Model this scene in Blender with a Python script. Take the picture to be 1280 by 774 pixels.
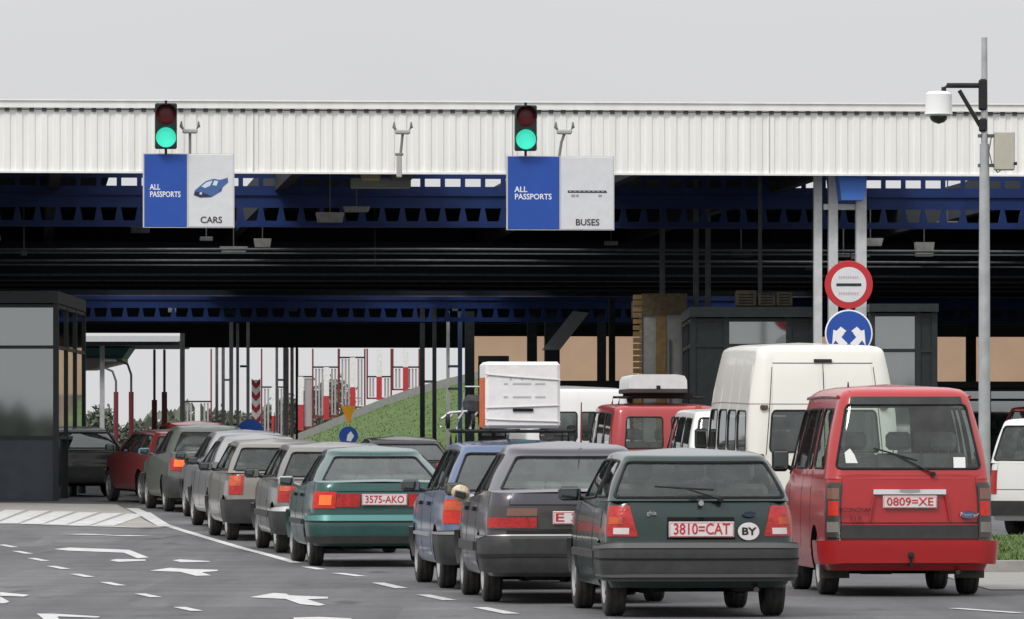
import bpy, math, random
import numpy as np
from mathutils import Vector, Matrix
random.seed(7)
R = math.radians
sc = bpy.context.scene
for o in list(bpy.data.objects): bpy.data.objects.remove(o)

# ---------------------------------------------------------------- camera
F, CH, HY = 7600.0, 1.37, 560.0        # focal length in photo pixels, eye height, horizon row
cd = bpy.data.cameras.new("camera"); cam = bpy.data.objects.new("camera", cd)
sc.collection.objects.link(cam); sc.camera = cam
cam.location = (0, 0, CH); cam.rotation_euler = (R(90), 0, 0)
cd.sensor_width = 36; cd.lens = F/1280*36
cd.shift_y = (HY-387)/1280
cd.clip_start = 1; cd.clip_end = 5000

# ---------------------------------------------------------------- sky, sun, exposure
w = bpy.data.worlds.new("World"); sc.world = w; w.use_nodes = True
nt = w.node_tree; nt.nodes.clear()
N = nt.nodes.new; Lk = nt.links.new
out = N('ShaderNodeOutputWorld'); bg = N('ShaderNodeBackground')
sky = N('ShaderNodeTexSky'); sky.sky_type = 'NISHITA'; sky.sun_disc = False
SUN_EL, SUN_AZ = 48, 215
sky.sun_elevation = R(SUN_EL); sky.sun_rotation = R(SUN_AZ); sky.air_density = 1.0; sky.dust_density = 4
hsv = N('ShaderNodeHueSaturation'); hsv.inputs['Saturation'].default_value = 0.12; hsv.inputs['Value'].default_value = 1.0
Lk(sky.outputs[0], hsv.inputs['Color'])
tc = N('ShaderNodeTexCoord'); sep = N('ShaderNodeSeparateXYZ'); Lk(tc.outputs['Generated'], sep.inputs[0])
# overcast cloud layer: brighter towards the zenith
ramp = N('ShaderNodeValToRGB'); Lk(sep.outputs['Z'], ramp.inputs[0])
e = ramp.color_ramp.elements
e[0].position = 0.0; e[0].color = (7.25, 7.27, 7.4, 1)
e[1].position = 1.0; e[1].color = (17.5, 17.6, 18.2, 1)
m = ramp.color_ramp.elements.new(.06); m.color = (7.15, 7.17, 7.35, 1)
nz = N('ShaderNodeTexNoise'); nz.inputs['Scale'].default_value = 5; nz.inputs['Detail'].default_value = 4
mp = N('ShaderNodeMapping'); mp.inputs['Scale'].default_value = (1, 1, 4); Lk(tc.outputs['Generated'], mp.inputs[0]); Lk(mp.outputs[0], nz.inputs['Vector'])
mr = N('ShaderNodeMapRange'); mr.inputs['To Min'].default_value = .93; mr.inputs['To Max'].default_value = 1.07
Lk(nz.outputs['Fac'], mr.inputs['Value'])
mul = N('ShaderNodeMixRGB'); mul.blend_type = 'MULTIPLY'; mul.inputs[0].default_value = 1
Lk(ramp.outputs[0], mul.inputs[1]); Lk(mr.outputs[0], mul.inputs[2])
mx = N('ShaderNodeMixRGB'); mx.inputs[0].default_value = .93
Lk(hsv.outputs[0], mx.inputs[1]); Lk(mul.outputs[0], mx.inputs[2])
Lk(mx.outputs[0], bg.inputs[0]); bg.inputs[1].default_value = 0.10
Lk(bg.outputs[0], out.inputs[0])
sd = bpy.data.lights.new("sun", 'SUN'); sd.energy = 1.6; sd.angle = R(14); sd.color = (1, .97, .92)
so = bpy.data.objects.new("sun", sd); sc.collection.objects.link(so)
_d = Vector((math.sin(R(SUN_AZ))*math.cos(R(SUN_EL)), math.cos(R(SUN_AZ))*math.cos(R(SUN_EL)), math.sin(R(SUN_EL))))
so.rotation_euler = (-_d).to_track_quat('-Z', 'Y').to_euler(); so.location = (0, 0, 60)
vs = sc.view_settings
vs.view_transform = 'Standard'; vs.look = 'None'; vs.exposure = 0; vs.gamma = 1; vs.use_curve_mapping = False
sc.render.resolution_x = 1024; sc.render.resolution_y = 619

# ---------------------------------------------------------------- helpers
def g(y):                                   # ground height: level near the camera, a gentle ramp beyond
    a, b, s = 70.0, 130.0, .0118
    if y < a: return 0.0
    if y < a+12: return s*(y-a)**2/24
    if y < b: return s*(y-a-6)
    if y < b+20: t = y-b; return s*(b-a-6) + s*(t - t*t/40)
    return s*(b-a-6) + s*10
def gd(py):                                 # distance at which the ground shows on photo row py
    lo, hi = 20.0, 400.0
    for _ in range(50):
        m_ = (lo+hi)/2
        if HY+(CH-g(m_))*F/m_ > py: lo = m_
        else: hi = m_
    return lo
def X(px, d): return (px-640)/F*d
def Z(py, d): return CH+(HY-py)*d/F
def at(px, py, d): return Vector((X(px, d), d, Z(py, d)))

def tag(o, label=None, cat=None, group=None, kind=None):
    if label: o['label'] = label
    if cat: o['category'] = cat
    if group: o['group'] = group
    if kind: o['kind'] = kind
    return o
def empty(name, loc=(0, 0, 0), rz=0, parent=None, rx=0):
    o = bpy.data.objects.new(name, None); sc.collection.objects.link(o)
    o.location = loc; o.rotation_euler = (rx, 0, rz); o.empty_display_size = .2
    if parent: o.parent = parent
    return o

class MB:
    def __init__(s): s.v = []; s.f = []; s.m = []
    def add(s, vs_, fs, mi=0):
        n = len(s.v); s.v += [tuple(v) for v in vs_]
        for f in fs: s.f.append(tuple(n+i for i in f)); s.m.append(mi)
        return s
    def box(s, x0, x1, y0, y1, z0, z1, mi=0, M=None):
        v = [(x, y, z) for z in (z0, z1) for y in (y0, y1) for x in (x0, x1)]
        if M: v = [M @ Vector(p) for p in v]
        return s.add(v, [(0, 2, 3, 1), (4, 5, 7, 6), (0, 1, 5, 4), (2, 6, 7, 3), (0, 4, 6, 2), (1, 3, 7, 5)], mi)
    def rbox(s, x0, x1, y0, y1, z0, z1, r=.02, mi=0, M=None):      # box with chamfered edges
        cx, cy, cz = (x0+x1)/2, (y0+y1)/2, (z0+z1)/2; hx, hy, hz = (x1-x0)/2, (y1-y0)/2, (z1-z0)/2
        r = min(r, hx*.9, hy*.9, hz*.9); P = []; idx = {}
        for sx in (-1, 1):
            for sy in (-1, 1):
                for sz in (-1, 1):
                    for a, p in enumerate(((hx, hy-r, hz-r), (hx-r, hy, hz-r), (hx-r, hy-r, hz))):
                        idx[sx, sy, sz, a] = len(P); P.append(Vector((cx+sx*p[0], cy+sy*p[1], cz+sz*p[2])))
        fs = []
        for q in (-1, 1):
            fs.append([idx[q, -1, -1, 0], idx[q, 1, -1, 0], idx[q, 1, 1, 0], idx[q, -1, 1, 0]][::q])
            fs.append([idx[-1, q, -1, 1], idx[-1, q, 1, 1], idx[1, q, 1, 1], idx[1, q, -1, 1]][::q])
            fs.append([idx[-1, -1, q, 2], idx[1, -1, q, 2], idx[1, 1, q, 2], idx[-1, 1, q, 2]][::q])
        for a in (-1, 1):
            for b in (-1, 1):
                fs.append([idx[a, b, -1, 0], idx[a, b, 1, 0], idx[a, b, 1, 1], idx[a, b, -1, 1]][::a*b])
                fs.append([idx[a, -1, b, 0], idx[a, -1, b, 2], idx[a, 1, b, 2], idx[a, 1, b, 0]][::a*b])
                fs.append([idx[-1, a, b, 1], idx[-1, a, b, 2], idx[1, a, b, 2], idx[1, a, b, 1]][::-a*b])
                for c in (-1, 1): fs.append([idx[a, b, c, 0], idx[a, b, c, 1], idx[a, b, c, 2]][::a*b*c])
        if M: P = [M @ p for p in P]
        return s.add(P, fs, mi)
    def tube(s, pts, r, n=8, mi=0, closed=False, cap=True):
        pts = [Vector(p) for p in pts]; k = len(pts); rings = []
        rr = r if isinstance(r, (list, tuple)) else [r]*k
        for i, p in enumerate(pts):
            if closed: t = pts[(i+1) % k]-pts[i-1]
            else: t = pts[min(i+1, k-1)]-pts[max(i-1, 0)]
            if t.length < 1e-9: t = Vector((0, 0, 1))
            t.normalize(); ref = Vector((0, 0, 1)) if abs(t.z) < .9 else Vector((1, 0, 0))
            a = t.cross(ref).normalized(); b = t.cross(a)
            rings.append([p+(a*math.cos(2*math.pi*j/n)+b*math.sin(2*math.pi*j/n))*rr[i] for j in range(n)])
        fs = []
        for i in range(k if closed else k-1):
            i2 = (i+1) % k
            for j in range(n): fs.append((i*n+j, i2*n+j, i2*n+(j+1) % n, i*n+(j+1) % n))
        if cap and not closed: fs += [tuple(range(n))[::-1], tuple((k-1)*n+j for j in range(n))]
        return s.add([p for r_ in rings for p in r_], fs, mi)
    def cyl(s, p0, p1, r, n=12, mi=0, r2=None): return s.tube([p0, p1], [r, r if r2 is None else r2], n, mi)
    def lathe(s, prof, axis='x', c=(0, 0, 0), n=24, mi=0):       # prof: (along axis, radius)
        v = []; fs = []; k = len(prof)
        for a, r in prof:
            for j in range(n):
                t = 2*math.pi*j/n; p = (a, r*math.cos(t), r*math.sin(t))
                if axis == 'z': p = (p[1], p[2], p[0])
                if axis == 'y': p = (p[1], p[0], p[2])
                v.append((p[0]+c[0], p[1]+c[1], p[2]+c[2]))
        for i in range(k-1):
            for j in range(n): fs.append((i*n+j, i*n+(j+1) % n, (i+1)*n+(j+1) % n, (i+1)*n+j))
        return s.add(v, fs, mi)
    def prism(s, poly, y0, y1, mi=0):                            # polygon in xz extruded along y
        n = len(poly); v = [(x, y0, z) for x, z in poly]+[(x, y1, z) for x, z in poly]
        fs = [tuple(range(n)), tuple(range(n, 2*n))[::-1]]+[(i, i+n, (i+1) % n+n, (i+1) % n) for i in range(n)]
        return s.add(v, fs, mi)
    def grid(s, P, mi=0, flip=False):
        n = len(P); k = len(P[0]); fs = []
        for i in range(n-1):
            for j in range(k-1):
                f = (i*k+j, i*k+j+1, (i+1)*k+j+1, (i+1)*k+j); fs.append(f[::-1] if flip else f)
        return s.add([p for r in P for p in r], fs, mi)
    def build(s, name, mats, parent=None, smooth=None, weld=False, recalc=False):
        me = bpy.data.meshes.new(name); me.from_pydata(s.v, [], s.f)
        if not isinstance(mats, (list, tuple)): mats = [mats]
        for m_ in mats: me.materials.append(m_)
        me.polygons.foreach_set('material_index', s.m)
        if weld or recalc:
            import bmesh
            bm = bmesh.new(); bm.from_mesh(me)
            if weld:
                bmesh.ops.remove_doubles(bm, verts=bm.verts, dist=.0008)
                bmesh.ops.dissolve_degenerate(bm, edges=bm.edges, dist=.0004)
            bmesh.ops.recalc_face_normals(bm, faces=bm.faces)
            bm.to_mesh(me); bm.free()
        if smooth is not None:
            me.polygons.foreach_set('use_smooth', [True]*len(me.polygons))
            me.set_sharp_from_angle(angle=R(smooth))
        me.update()
        o = bpy.data.objects.new(name, me); sc.collection.objects.link(o)
        if parent: o.parent = parent
        return o

def text(name, body, size, mat, loc, parent=None, sx=1, depth=.002, align='CENTER', rot=(R(90), 0, 0), bold=0, shear=0):
    cu = bpy.data.curves.new(name, 'FONT'); cu.body = body; cu.size = size; cu.extrude = depth; cu.align_x = align; cu.align_y = 'CENTER'
    cu.offset = bold; cu.resolution_u = 3; cu.shear = shear
    t = bpy.data.objects.new(name, cu); sc.collection.objects.link(t)
    dg = bpy.context.evaluated_depsgraph_get(); me = bpy.data.meshes.new_from_object(t.evaluated_get(dg)); me.name = name
    bpy.data.objects.remove(t); me.materials.clear(); me.materials.append(mat)
    o = bpy.data.objects.new(name, me); sc.collection.objects.link(o); o.location = loc; o.rotation_euler = rot; o.scale = (sx, 1, 1)
    if parent: o.parent = parent
    return o

# ---------------------------------------------------------------- materials
MC = {}
def mat(name, col, rough=.6, metal=0, coat=0, noise=0, nscale=8, bump=0, bscale=60, emit=None, es=1, spec=.5, dirt=0, dirtcol=(.30, .27, .23), dz=.55, stretch=None):
    if name in MC: return MC[name]
    m_ = bpy.data.materials.new(name); m_.use_nodes = True; t = m_.node_tree; b = t.nodes['Principled BSDF']
    b.inputs['Base Color'].default_value = (*col, 1); b.inputs['Roughness'].default_value = rough
    b.inputs['Metallic'].default_value = metal; b.inputs['Coat Weight'].default_value = coat; b.inputs['Coat Roughness'].default_value = .08
    b.inputs['Specular IOR Level'].default_value = spec*.7
    n_ = t.nodes.new; l_ = t.links.new
    cur = None
    if noise or dirt or bump:
        co = n_('ShaderNodeTexCoord'); src = co.outputs['Object']
        if stretch:
            mpn = n_('ShaderNodeMapping'); mpn.inputs['Scale'].default_value = stretch; l_(src, mpn.inputs[0]); src = mpn.outputs[0]
    if noise:
        nn = n_('ShaderNodeTexNoise'); nn.inputs['Scale'].default_value = nscale; nn.inputs['Detail'].default_value = 6; l_(src, nn.inputs['Vector'])
        r_ = n_('ShaderNodeMapRange'); r_.inputs['From Min'].default_value = .3; r_.inputs['From Max'].default_value = .7
        r_.inputs['To Min'].default_value = 1-noise; r_.inputs['To Max'].default_value = 1+noise; l_(nn.outputs['Fac'], r_.inputs['Value'])
        mu = n_('ShaderNodeMixRGB'); mu.blend_type = 'MULTIPLY'; mu.inputs[0].default_value = 1; mu.inputs[1].default_value = (*col, 1)
        l_(r_.outputs[0], mu.inputs[2]); cur = mu.outputs[0]
    if dirt:                                    # road film: patchy, thicker low on the body
        sp = n_('ShaderNodeSeparateXYZ'); l_(co.outputs['Object'], sp.inputs[0])
        zr = n_('ShaderNodeMapRange'); zr.inputs['From Min'].default_value = dz+.45; zr.inputs['From Max'].default_value = dz-.4
        zr.inputs['To Min'].default_value = .25; zr.inputs['To Max'].default_value = 1; l_(sp.outputs['Z'], zr.inputs['Value'])
        dn = n_('ShaderNodeTexNoise'); dn.inputs['Scale'].default_value = 5; dn.inputs['Detail'].default_value = 8; dn.inputs['Roughness'].default_value = .65; l_(src, dn.inputs['Vector'])
        dr = n_('ShaderNodeMapRange'); dr.inputs['From Min'].default_value = .3; dr.inputs['From Max'].default_value = .75; dr.inputs['To Min'].default_value = .15; dr.inputs['To Max'].default_value = 1; l_(dn.outputs['Fac'], dr.inputs['Value'])
        mm = n_('ShaderNodeMath'); mm.operation = 'MULTIPLY'; l_(zr.outputs[0], mm.inputs[0]); l_(dr.outputs[0], mm.inputs[1])
        m2 = n_('ShaderNodeMath'); m2.operation = 'MULTIPLY'; l_(mm.outputs[0], m2.inputs[0]); m2.inputs[1].default_value = dirt
        mi = n_('ShaderNodeMixRGB'); l_(m2.outputs[0], mi.inputs[0])
        if cur: l_(cur, mi.inputs[1])
        else: mi.inputs[1].default_value = (*col, 1)
        mi.inputs[2].default_value = (*dirtcol, 1); cur = mi.outputs[0]
        rr = n_('ShaderNodeMapRange'); rr.inputs['To Min'].default_value = rough; rr.inputs['To Max'].default_value = .85; l_(m2.outputs[0], rr.inputs['Value']); l_(rr.outputs[0], b.inputs['Roughness'])
        cw = n_('ShaderNodeMapRange'); cw.inputs['To Min'].default_value = coat; cw.inputs['To Max'].default_value = 0; l_(m2.outputs[0], cw.inputs['Value']); l_(cw.outputs[0], b.inputs['Coat Weight'])
    if cur: l_(cur, b.inputs['Base Color'])
    if bump:
        bn = n_('ShaderNodeTexNoise'); bn.inputs['Scale'].default_value = bscale; bn.inputs['Detail'].default_value = 5; l_(src, bn.inputs['Vector'])
        bu = n_('ShaderNodeBump'); bu.inputs['Strength'].default_value = bump; bu.inputs['Distance'].default_value = .01; l_(bn.outputs['Fac'], bu.inputs['Height']); l_(bu.outputs[0], b.inputs['Normal'])
    if emit: b.inputs['Emission Color'].default_value = (*emit, 1); b.inputs['Emission Strength'].default_value = es
    MC[name] = m_; return m_
def glass(name, tint, trans=.55, rough=.03, film=.12, add=.04, ior=1.5):          # window glass: tinted pane with a thin dust film
    if name in MC: return MC[name]
    m_ = bpy.data.materials.new(name); m_.use_nodes = True; t = m_.node_tree; t.nodes.clear(); n_ = t.nodes.new; l_ = t.links.new
    o_ = n_('ShaderNodeOutputMaterial'); tr = n_('ShaderNodeBsdfTransparent'); tr.inputs[0].default_value = (*tint, 1)
    gl = n_('ShaderNodeBsdfGlossy'); gl.inputs['Roughness'].default_value = rough; gl.inputs['Color'].default_value = (.9, .95, .95, 1)
    fr = n_('ShaderNodeFresnel'); fr.inputs['IOR'].default_value = ior
    df = n_('ShaderNodeBsdfDiffuse'); df.inputs['Color'].default_value = (.34, .36, .34, 1)
    co = n_('ShaderNodeTexCoord'); nn = n_('ShaderNodeTexNoise'); nn.inputs['Scale'].default_value = 6; nn.inputs['Detail'].default_value = 7; l_(co.outputs['Object'], nn.inputs['Vector'])
    mr_ = n_('ShaderNodeMapRange'); mr_.inputs['From Min'].default_value = .3; mr_.inputs['From Max'].default_value = .7; mr_.inputs['To Min'].default_value = film*.6; mr_.inputs['To Max'].default_value = film*1.5; l_(nn.outputs['Fac'], mr_.inputs['Value'])
    a = n_('ShaderNodeMixShader'); l_(mr_.outputs[0], a.inputs[0]); l_(tr.outputs[0], a.inputs[1]); l_(df.outputs[0], a.inputs[2])
    b = n_('ShaderNodeMixShader'); fm = n_('ShaderNodeMath'); fm.operation = 'MULTIPLY_ADD'; fm.inputs[1].default_value = 1.0; fm.inputs[2].default_value = add
    l_(fr.outputs[0], fm.inputs[0]); l_(fm.outputs[0], b.inputs[0]); l_(a.outputs[0], b.inputs[1]); l_(gl.outputs[0], b.inputs[2]); l_(b.outputs[0], o_.inputs[0])
    MC[name] = m_; return m_
BLK = mat('black_rubber', (.018, .018, .018), .75, noise=.2)
TYR = mat('tyre', (.028, .027, .026), .85, noise=.35, nscale=20, bump=.5, bscale=40, dirt=.5, dirtcol=(.12, .11, .10), dz=.1)
PLS = mat('grey_plastic', (.026, .028, .029), .5, noise=.2, dirt=.35, dirtcol=(.16, .15, .135), dz=.3)
UND = mat('underbody', (.02, .019, .018), .9, noise=.4)
GAP = mat('panel_gap', (.008, .008, .008), .9)
CHR = mat('chrome', (.75, .75, .76), .22, 1)
RIM = mat('steel_rim', (.42, .42, .42), .45, .6, noise=.15, dirt=.5, dirtcol=(.12, .11, .10), dz=.1)
RED = mat('red_lens', (.40, .016, .014), .2, coat=.4, noise=.25, nscale=18, bump=.4, bscale=50)
ORG = mat('amber_lens', (.50, .075, .02), .2, coat=.4, noise=.25, nscale=18, bump=.4, bscale=50)
CLR = mat('clear_lens', (.62, .56, .55), .2, coat=.8)
SMK = mat('smoked_lens', (.05, .045, .042), .25, coat=.6)
LIT = mat('lit_red_lens', (.42, .02, .015), .25, noise=.25, nscale=18, emit=(1, .08, .03), es=.13)
PLW = mat('plate_white', (.74, .71, .70), .45, noise=.06, dirt=.35, dirtcol=(.4, .36, .33), dz=0)
PLR = mat('plate_red', (.50, .03, .04), .5)
SEAT = mat('seat_cloth', (.22, .22, .21), .95, noise=.3)
SHELF = mat('parcel_shelf', (.05, .05, .05), .9, noise=.2)
GLC = glass('car_glass', (.80, .87, .83), film=.07, add=.0, ior=1.45)
GLD = glass('dark_car_glass', (.16, .18, .18), film=.09)
MIR = mat('mirror_glass', (.32, .34, .34), .06, 1)
# ---------------------------------------------------------------- vehicles
def ip(tab, v):
    xs = [a for a, b in tab]; ys = [b for a, b in tab]
    return float(np.interp(v, xs, ys))
def numplate(root, loc, w_, h_, body, red, sizef=.82, tilt=0, yaw=0):
    pl = MB().rbox(-w_/2, w_/2, -.006, .006, -h_/2, h_/2, .004).build('number_plate', PLW, root); pl.location = loc; pl.rotation_euler = (tilt, 0, yaw)
    fr = MB()
    for a in ((-w_/2+.006, w_/2-.006, h_/2-.010, h_/2-.006), (-w_/2+.006, w_/2-.006, -h_/2+.006, -h_/2+.010), (-w_/2+.006, -w_/2+.010, -h_/2+.010, h_/2-.010), (w_/2-.010, w_/2-.006, -h_/2+.010, h_/2-.010)):
        fr.box(a[0], a[1], -.008, -.0055, a[2], a[3])
    fr.build('border', PLR if red else BLK, pl)
    t = text('lettering', body, h_*sizef, PLR if red else BLK, (0, -.0075, 0), pl, sx=1, bold=.0012)
    t.scale.x = w_*.86/max(t.dimensions.x, .01)
    return pl

class Car:
    def __init__(c, name, label, cat, loc, yaw, S, paint, group, under=True, **kw):
        c.S = S; c.paint = paint; x, y = loc
        rx = math.atan2(g(y+3)-g(y), 3)
        c.root = empty(name, (x, y, g(y)), R(yaw), rx=rx); tag(c.root, label, cat, group)
        S.setdefault('rc', .05); S.setdefault('r', .14); S.setdefault('kr', .05); S.setdefault('zb', .24); S.setdefault('rw', .285)
        S.setdefault('tw', .17); S.setdefault('bulge', .02); S.setdefault('crown', .035); S.setdefault('glass', GLC)
        S.setdefault('rb', .12); S.setdefault('rt', .10); S.setdefault('cr', .035); S.setdefault('gtap', 0.0)
        c.ymid = S['L']/2
        c.body(); c.windows(); c.wheels(); c.interior()
        if under: c.under()
    # tub surface; s: 0-1 rear face, 1-2 rear corner, 2-3 side, 3-4 front corner, 4-5 front
    def PT(c, s, z):
        S = c.S; L = S['L']; wz = ip(S['wz'], z)*S['W']; y0 = ip(S['rz'], z); y1 = L-ip(S['fz'], z); r = S['r']
        if s <= 1: x, y = s*(wz-r), y0
        elif s <= 2: a = (s-1)*math.pi/2; x, y = wz-r+r*math.sin(a), y0+r-r*math.cos(a)
        elif s <= 3: x, y = wz, y0+r+(s-2)*(y1-y0-2*r)
        elif s <= 4: a = (s-3)*math.pi/2; x, y = wz-r+r*math.cos(a), y1-r+r*math.sin(a)
        else: x, y = (5-s)*(wz-r), y1
        u = max(0, 1-y/(L*.45)); x *= 1-S['kr']*u*u
        u = max(0, (y-L*.62)/(L*.38)); x *= 1-.10*u*u
        wr = max(0, 1-y/.5); y += S['rc']*(abs(x)/wz)**2*wr
        wf = max(0, 1-(L-y)/.5); y -= .10*(abs(x)/wz)**2*wf
        return Vector((x, y, z))
    def sx(c, x, z):
        S = c.S; return x/((ip(S['wz'], z)*S['W']-S['r'])*(1-S['kr']))
    def sy(c, y, z=.6):
        S = c.S; y0 = ip(S['rz'], z)+S['r']; y1 = S['L']-ip(S['fz'], z)-S['r']; return 2+(y-y0)/(y1-y0)
    def nrm(c, f, s, t, ds=.01, dt=.01):
        s_ = max(s, .012); a = f(s_+ds, t)-f(s_-ds, t); b = f(s, t+dt)-f(s, t-dt); n = a.cross(b)
        if n.length < 1e-9: return Vector((0, -1, 0))
        n.normalize(); p = f(s, t); ref = Vector((p.x, p.y-c.ymid, 0))
        return n if n.dot(ref) > 0 else -n
    # greenhouse surface
    def PG(c, s, t):
        b = c.S['gh']; S = c.S
        yb0, wb, yb1 = b['b']; yt0, wt, yt1, zt = b['t']
        def pos(t_):
            w_ = wb+(wt-wb)*t_; y0 = yb0+(yt0-yb0)*t_; y1 = yb1+(yt1-yb1)*t_; r = S['rb']+(S['rt']-S['rb'])*t_
            if s <= 1: x, y = s*(w_-r), y0
            elif s <= 2: a = (s-1)*math.pi/2; x, y = w_-r+r*math.sin(a), y0+r-r*math.cos(a)
            elif s <= 3: x, y = w_, y0+r+(s-2)*(y1-y0-2*r)
            elif s <= 4: a = (s-3)*math.pi/2; x, y = w_-r+r*math.cos(a), y1-r+r*math.sin(a)
            else: x, y = (5-s)*(w_-r), y1
            u = max(0, 1-(y-y0)/((y1-y0)*.5)); x *= 1-S['gtap']*u*u
            u = max(0, 1-(y1-y)/((y1-y0)*.35)); x *= 1-.06*u*u
            y += S['rc']*(abs(x)/w_)**2*max(0, 1-(y-y0)/.4)
            y -= .10*(abs(x)/w_)**2*max(0, 1-(y1-y)/.4)
            return x, y
        x, y = pos(t); xb, yb = pos(0); xt_, yt_ = pos(1)
        ym = (yt0+yt1)/2; hl = (yt1-yt0)/2
        zb_ = ip(S['belt'], yb)-.012; zr = zt-S['cr']*((yt_-ym)/hl)**2
        z = zb_+(zr-zb_)*t; bl = S['bulge']*math.sin(math.pi*min(max(t, 0), 1))
        k = min(max(s-1, 0), 1)*min(max(4-s, 0), 1)
        return Vector((x+bl*k, y-bl*(1-min(max(s-1, 0), 1)), z))
    def body(c):
        S = c.S; L = S['L']; zb = S['zb']
        arcs = [(ya, S['rw']+.055) for ya in S['ax']]
        ss = [i/8 for i in range(9)]+[1+i/6 for i in range(1, 7)]
        n = 64; ss += [2+i/n for i in range(1, n+1)]+[3+i/5 for i in range(1, 6)]+[4+i/4 for i in range(1, 5)]
        tl = [0, .06, .14, .24, .36, .48, .60, .72, .82, .91, 1.0]
        def zarc(y):
            z = zb
            for ya, ra in arcs:
                if abs(y-ya) < ra: z = max(z, S['rw']+math.sqrt(ra*ra-(y-ya)**2))
            return z
        rows = []; m_ = MB()
        for s in ss:
            ym = c.PT(s, .6).y; zt = ip(S['belt'], ym); col = []
            za = zarc(ym) if 1.6 < s < 3.6 else zb
            for t in tl:
                z = zb+t*(zt-zb); z = max(z, za+.0*t) if z < za else z
                col.append(c.PT(s, z))
            rows.append(col)
        for sg in (1, -1):
            P = [[Vector((p.x*sg, p.y, p.z)) for p in col] for col in rows]
            m_.grid(P)
            D = []
            for i, s in enumerate(ss):
                if s < 1 or s > 4.01: continue
                p = rows[i][-1]; row = []
                for f in (1, .985, .95, .8, .5, 0):
                    e_ = S['rc']*((p.x/S['W'])**2)*(1-f*f)*max(0, 1-p.y/.5)
                    dz = (1-f)**.5*S['crown']*min(1, p.y/.25, (L-p.y)/.25)
                    row.append(Vector((p.x*f*sg, p.y-e_, p.z+max(dz, 0))))
                D.append(row)
            m_.grid(D)
            fl = []                                  # wheel-arch liners and underside
            for i, s in enumerate(ss):
                if s < 1 or s > 4.01: continue
                p = rows[i][0]; fl.append([Vector((sg*p.x, p.y, p.z)), Vector((sg*(p.x-.25), p.y, p.z+.0)), Vector((0, p.y, max(p.z-.0, zb)))])
            m_.grid(fl, 1)
        # greenhouse
        wins = S['wins']; c.cols = set([i/8 for i in range(9)]+[1+i/5 for i in range(1, 6)]+[2+i/24 for i in range(25)]+[3+i/4 for i in range(1, 5)]+[4+i/4 for i in range(1, 5)])
        for W_ in wins:
            s0, s1, t0, t1, rs, rt = W_[:6]
            for k in (0, .13, .35, .65, 1):
                if s0 > 0: c.cols.add(round(s0+rs*k, 5))
                if s1 < 5: c.cols.add(round(s1-rs*k, 5))
        cols = sorted(c.cols)
        def inw(a, b):
            for i, W_ in enumerate(wins):
                if a >= W_[0]-1e-4 and b <= W_[1]+1e-4: return i
            return -1
        def bounds(s):
            for W_ in wins:
                s0, s1, t0, t1, rs, rt = W_[:6]
                if s0-1e-4 <= s <= s1+1e-4:
                    d1 = s-s0 if s0 > 0 else 9; d2 = s1-s if s1 < 5 else 9; d_ = min(d1, d2); off = 0
                    if d_ < rs: k = min(1, max(0, 1-d_/rs)); off = rt*(1-math.sqrt(max(0, 1-k*k)))
                    return t0+off, t1-off
            return .2, .85
        c.bounds = bounds; c.colsS = cols
        for sg in (1, -1):
            base = len(m_.v); idx = []
            for s in cols:
                a, b = bounds(s); ts = [-.03, 0, a*.5, a, a+(b-a)/3, a+(b-a)*2/3, b, 1-(1-b)*.5, 1]
                r_ = []
                for t in ts: p = c.PG(s, t); m_.v.append((p.x*sg, p.y, p.z)); r_.append(len(m_.v)-1)
                idx.append(r_)
            for i in range(len(cols)-1):
                w_ = inw(cols[i], cols[i+1])
                for j in range(8):
                    if w_ >= 0 and 3 <= j <= 5: continue
                    m_.f.append((idx[i][j], idx[i+1][j], idx[i+1][j+1], idx[i][j+1])); m_.m.append(0)
            # roof
            yc = (S['gh']['t'][0]+S['gh']['t'][2])/2; rowsR = []
            e_ = S.get('redge', .035)
            for ins, dz in ((0, 0), (e_*.25, e_*.45), (e_*.8, e_*.8), (e_*1.8, e_*1.0)):
                rr = []
                for s in cols:
                    p = c.PG(s, 1); nx = p.x-min(ins, p.x) if s > .999 and s < 4.001 else p.x*(1-ins/.6)
                    hy = (p.y-yc); fy = 1-ins/abs(S['gh']['t'][2]-yc); rr.append(Vector((nx*sg, yc+hy*fy, p.z+dz)))
                rowsR.append(rr)
            last = rowsR[-1]
            for f in (.75, .45, .15, 0):
                rowsR.append([Vector((p.x*f, yc+(p.y-yc)*(f if f > 0 else 0), p.z+(1-f*f)*S.get('rcrown', .03)+(0 if f else 0))) for p in last])
            # flatten the centre so the ridge stays level
            for k in (-4, -3, -2, -1):
                for q, p in enumerate(rowsR[k]):
                    f = (.75, .45, .15, 0)[k+4]; zc = S['gh']['t'][3]+e_+S.get('rcrown', .03)
                    p.z = last[q].z*f+zc*(1-f) if f < .76 else p.z
            m_.grid(rowsR)
        m_.build('body', [c.paint, UND], c.root, 38, weld=True)
    def loop(c, W_, sg=1):
        s0, s1, t0, t1 = W_[:4]; cs = [s for s in c.colsS if s0-1e-4 <= s <= s1+1e-4]
        lo = [c.PG(s, c.bounds(s)[0]) for s in cs]; hi = [c.PG(s, c.bounds(s)[1]) for s in cs]
        if s0 == 0 or s1 == 5:
            mL = [Vector((-p.x, p.y, p.z)) for p in lo]; mH = [Vector((-p.x, p.y, p.z)) for p in hi]
            if s0 == 0: pts = lo+hi[::-1][:-1]+mH+mL[::-1][:-1]
            else: pts = lo+mL[::-1][1:]+mH+hi[::-1][1:]
            return pts
        return [Vector((p.x*sg, p.y, p.z)) for p in lo+hi[::-1]]
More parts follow.
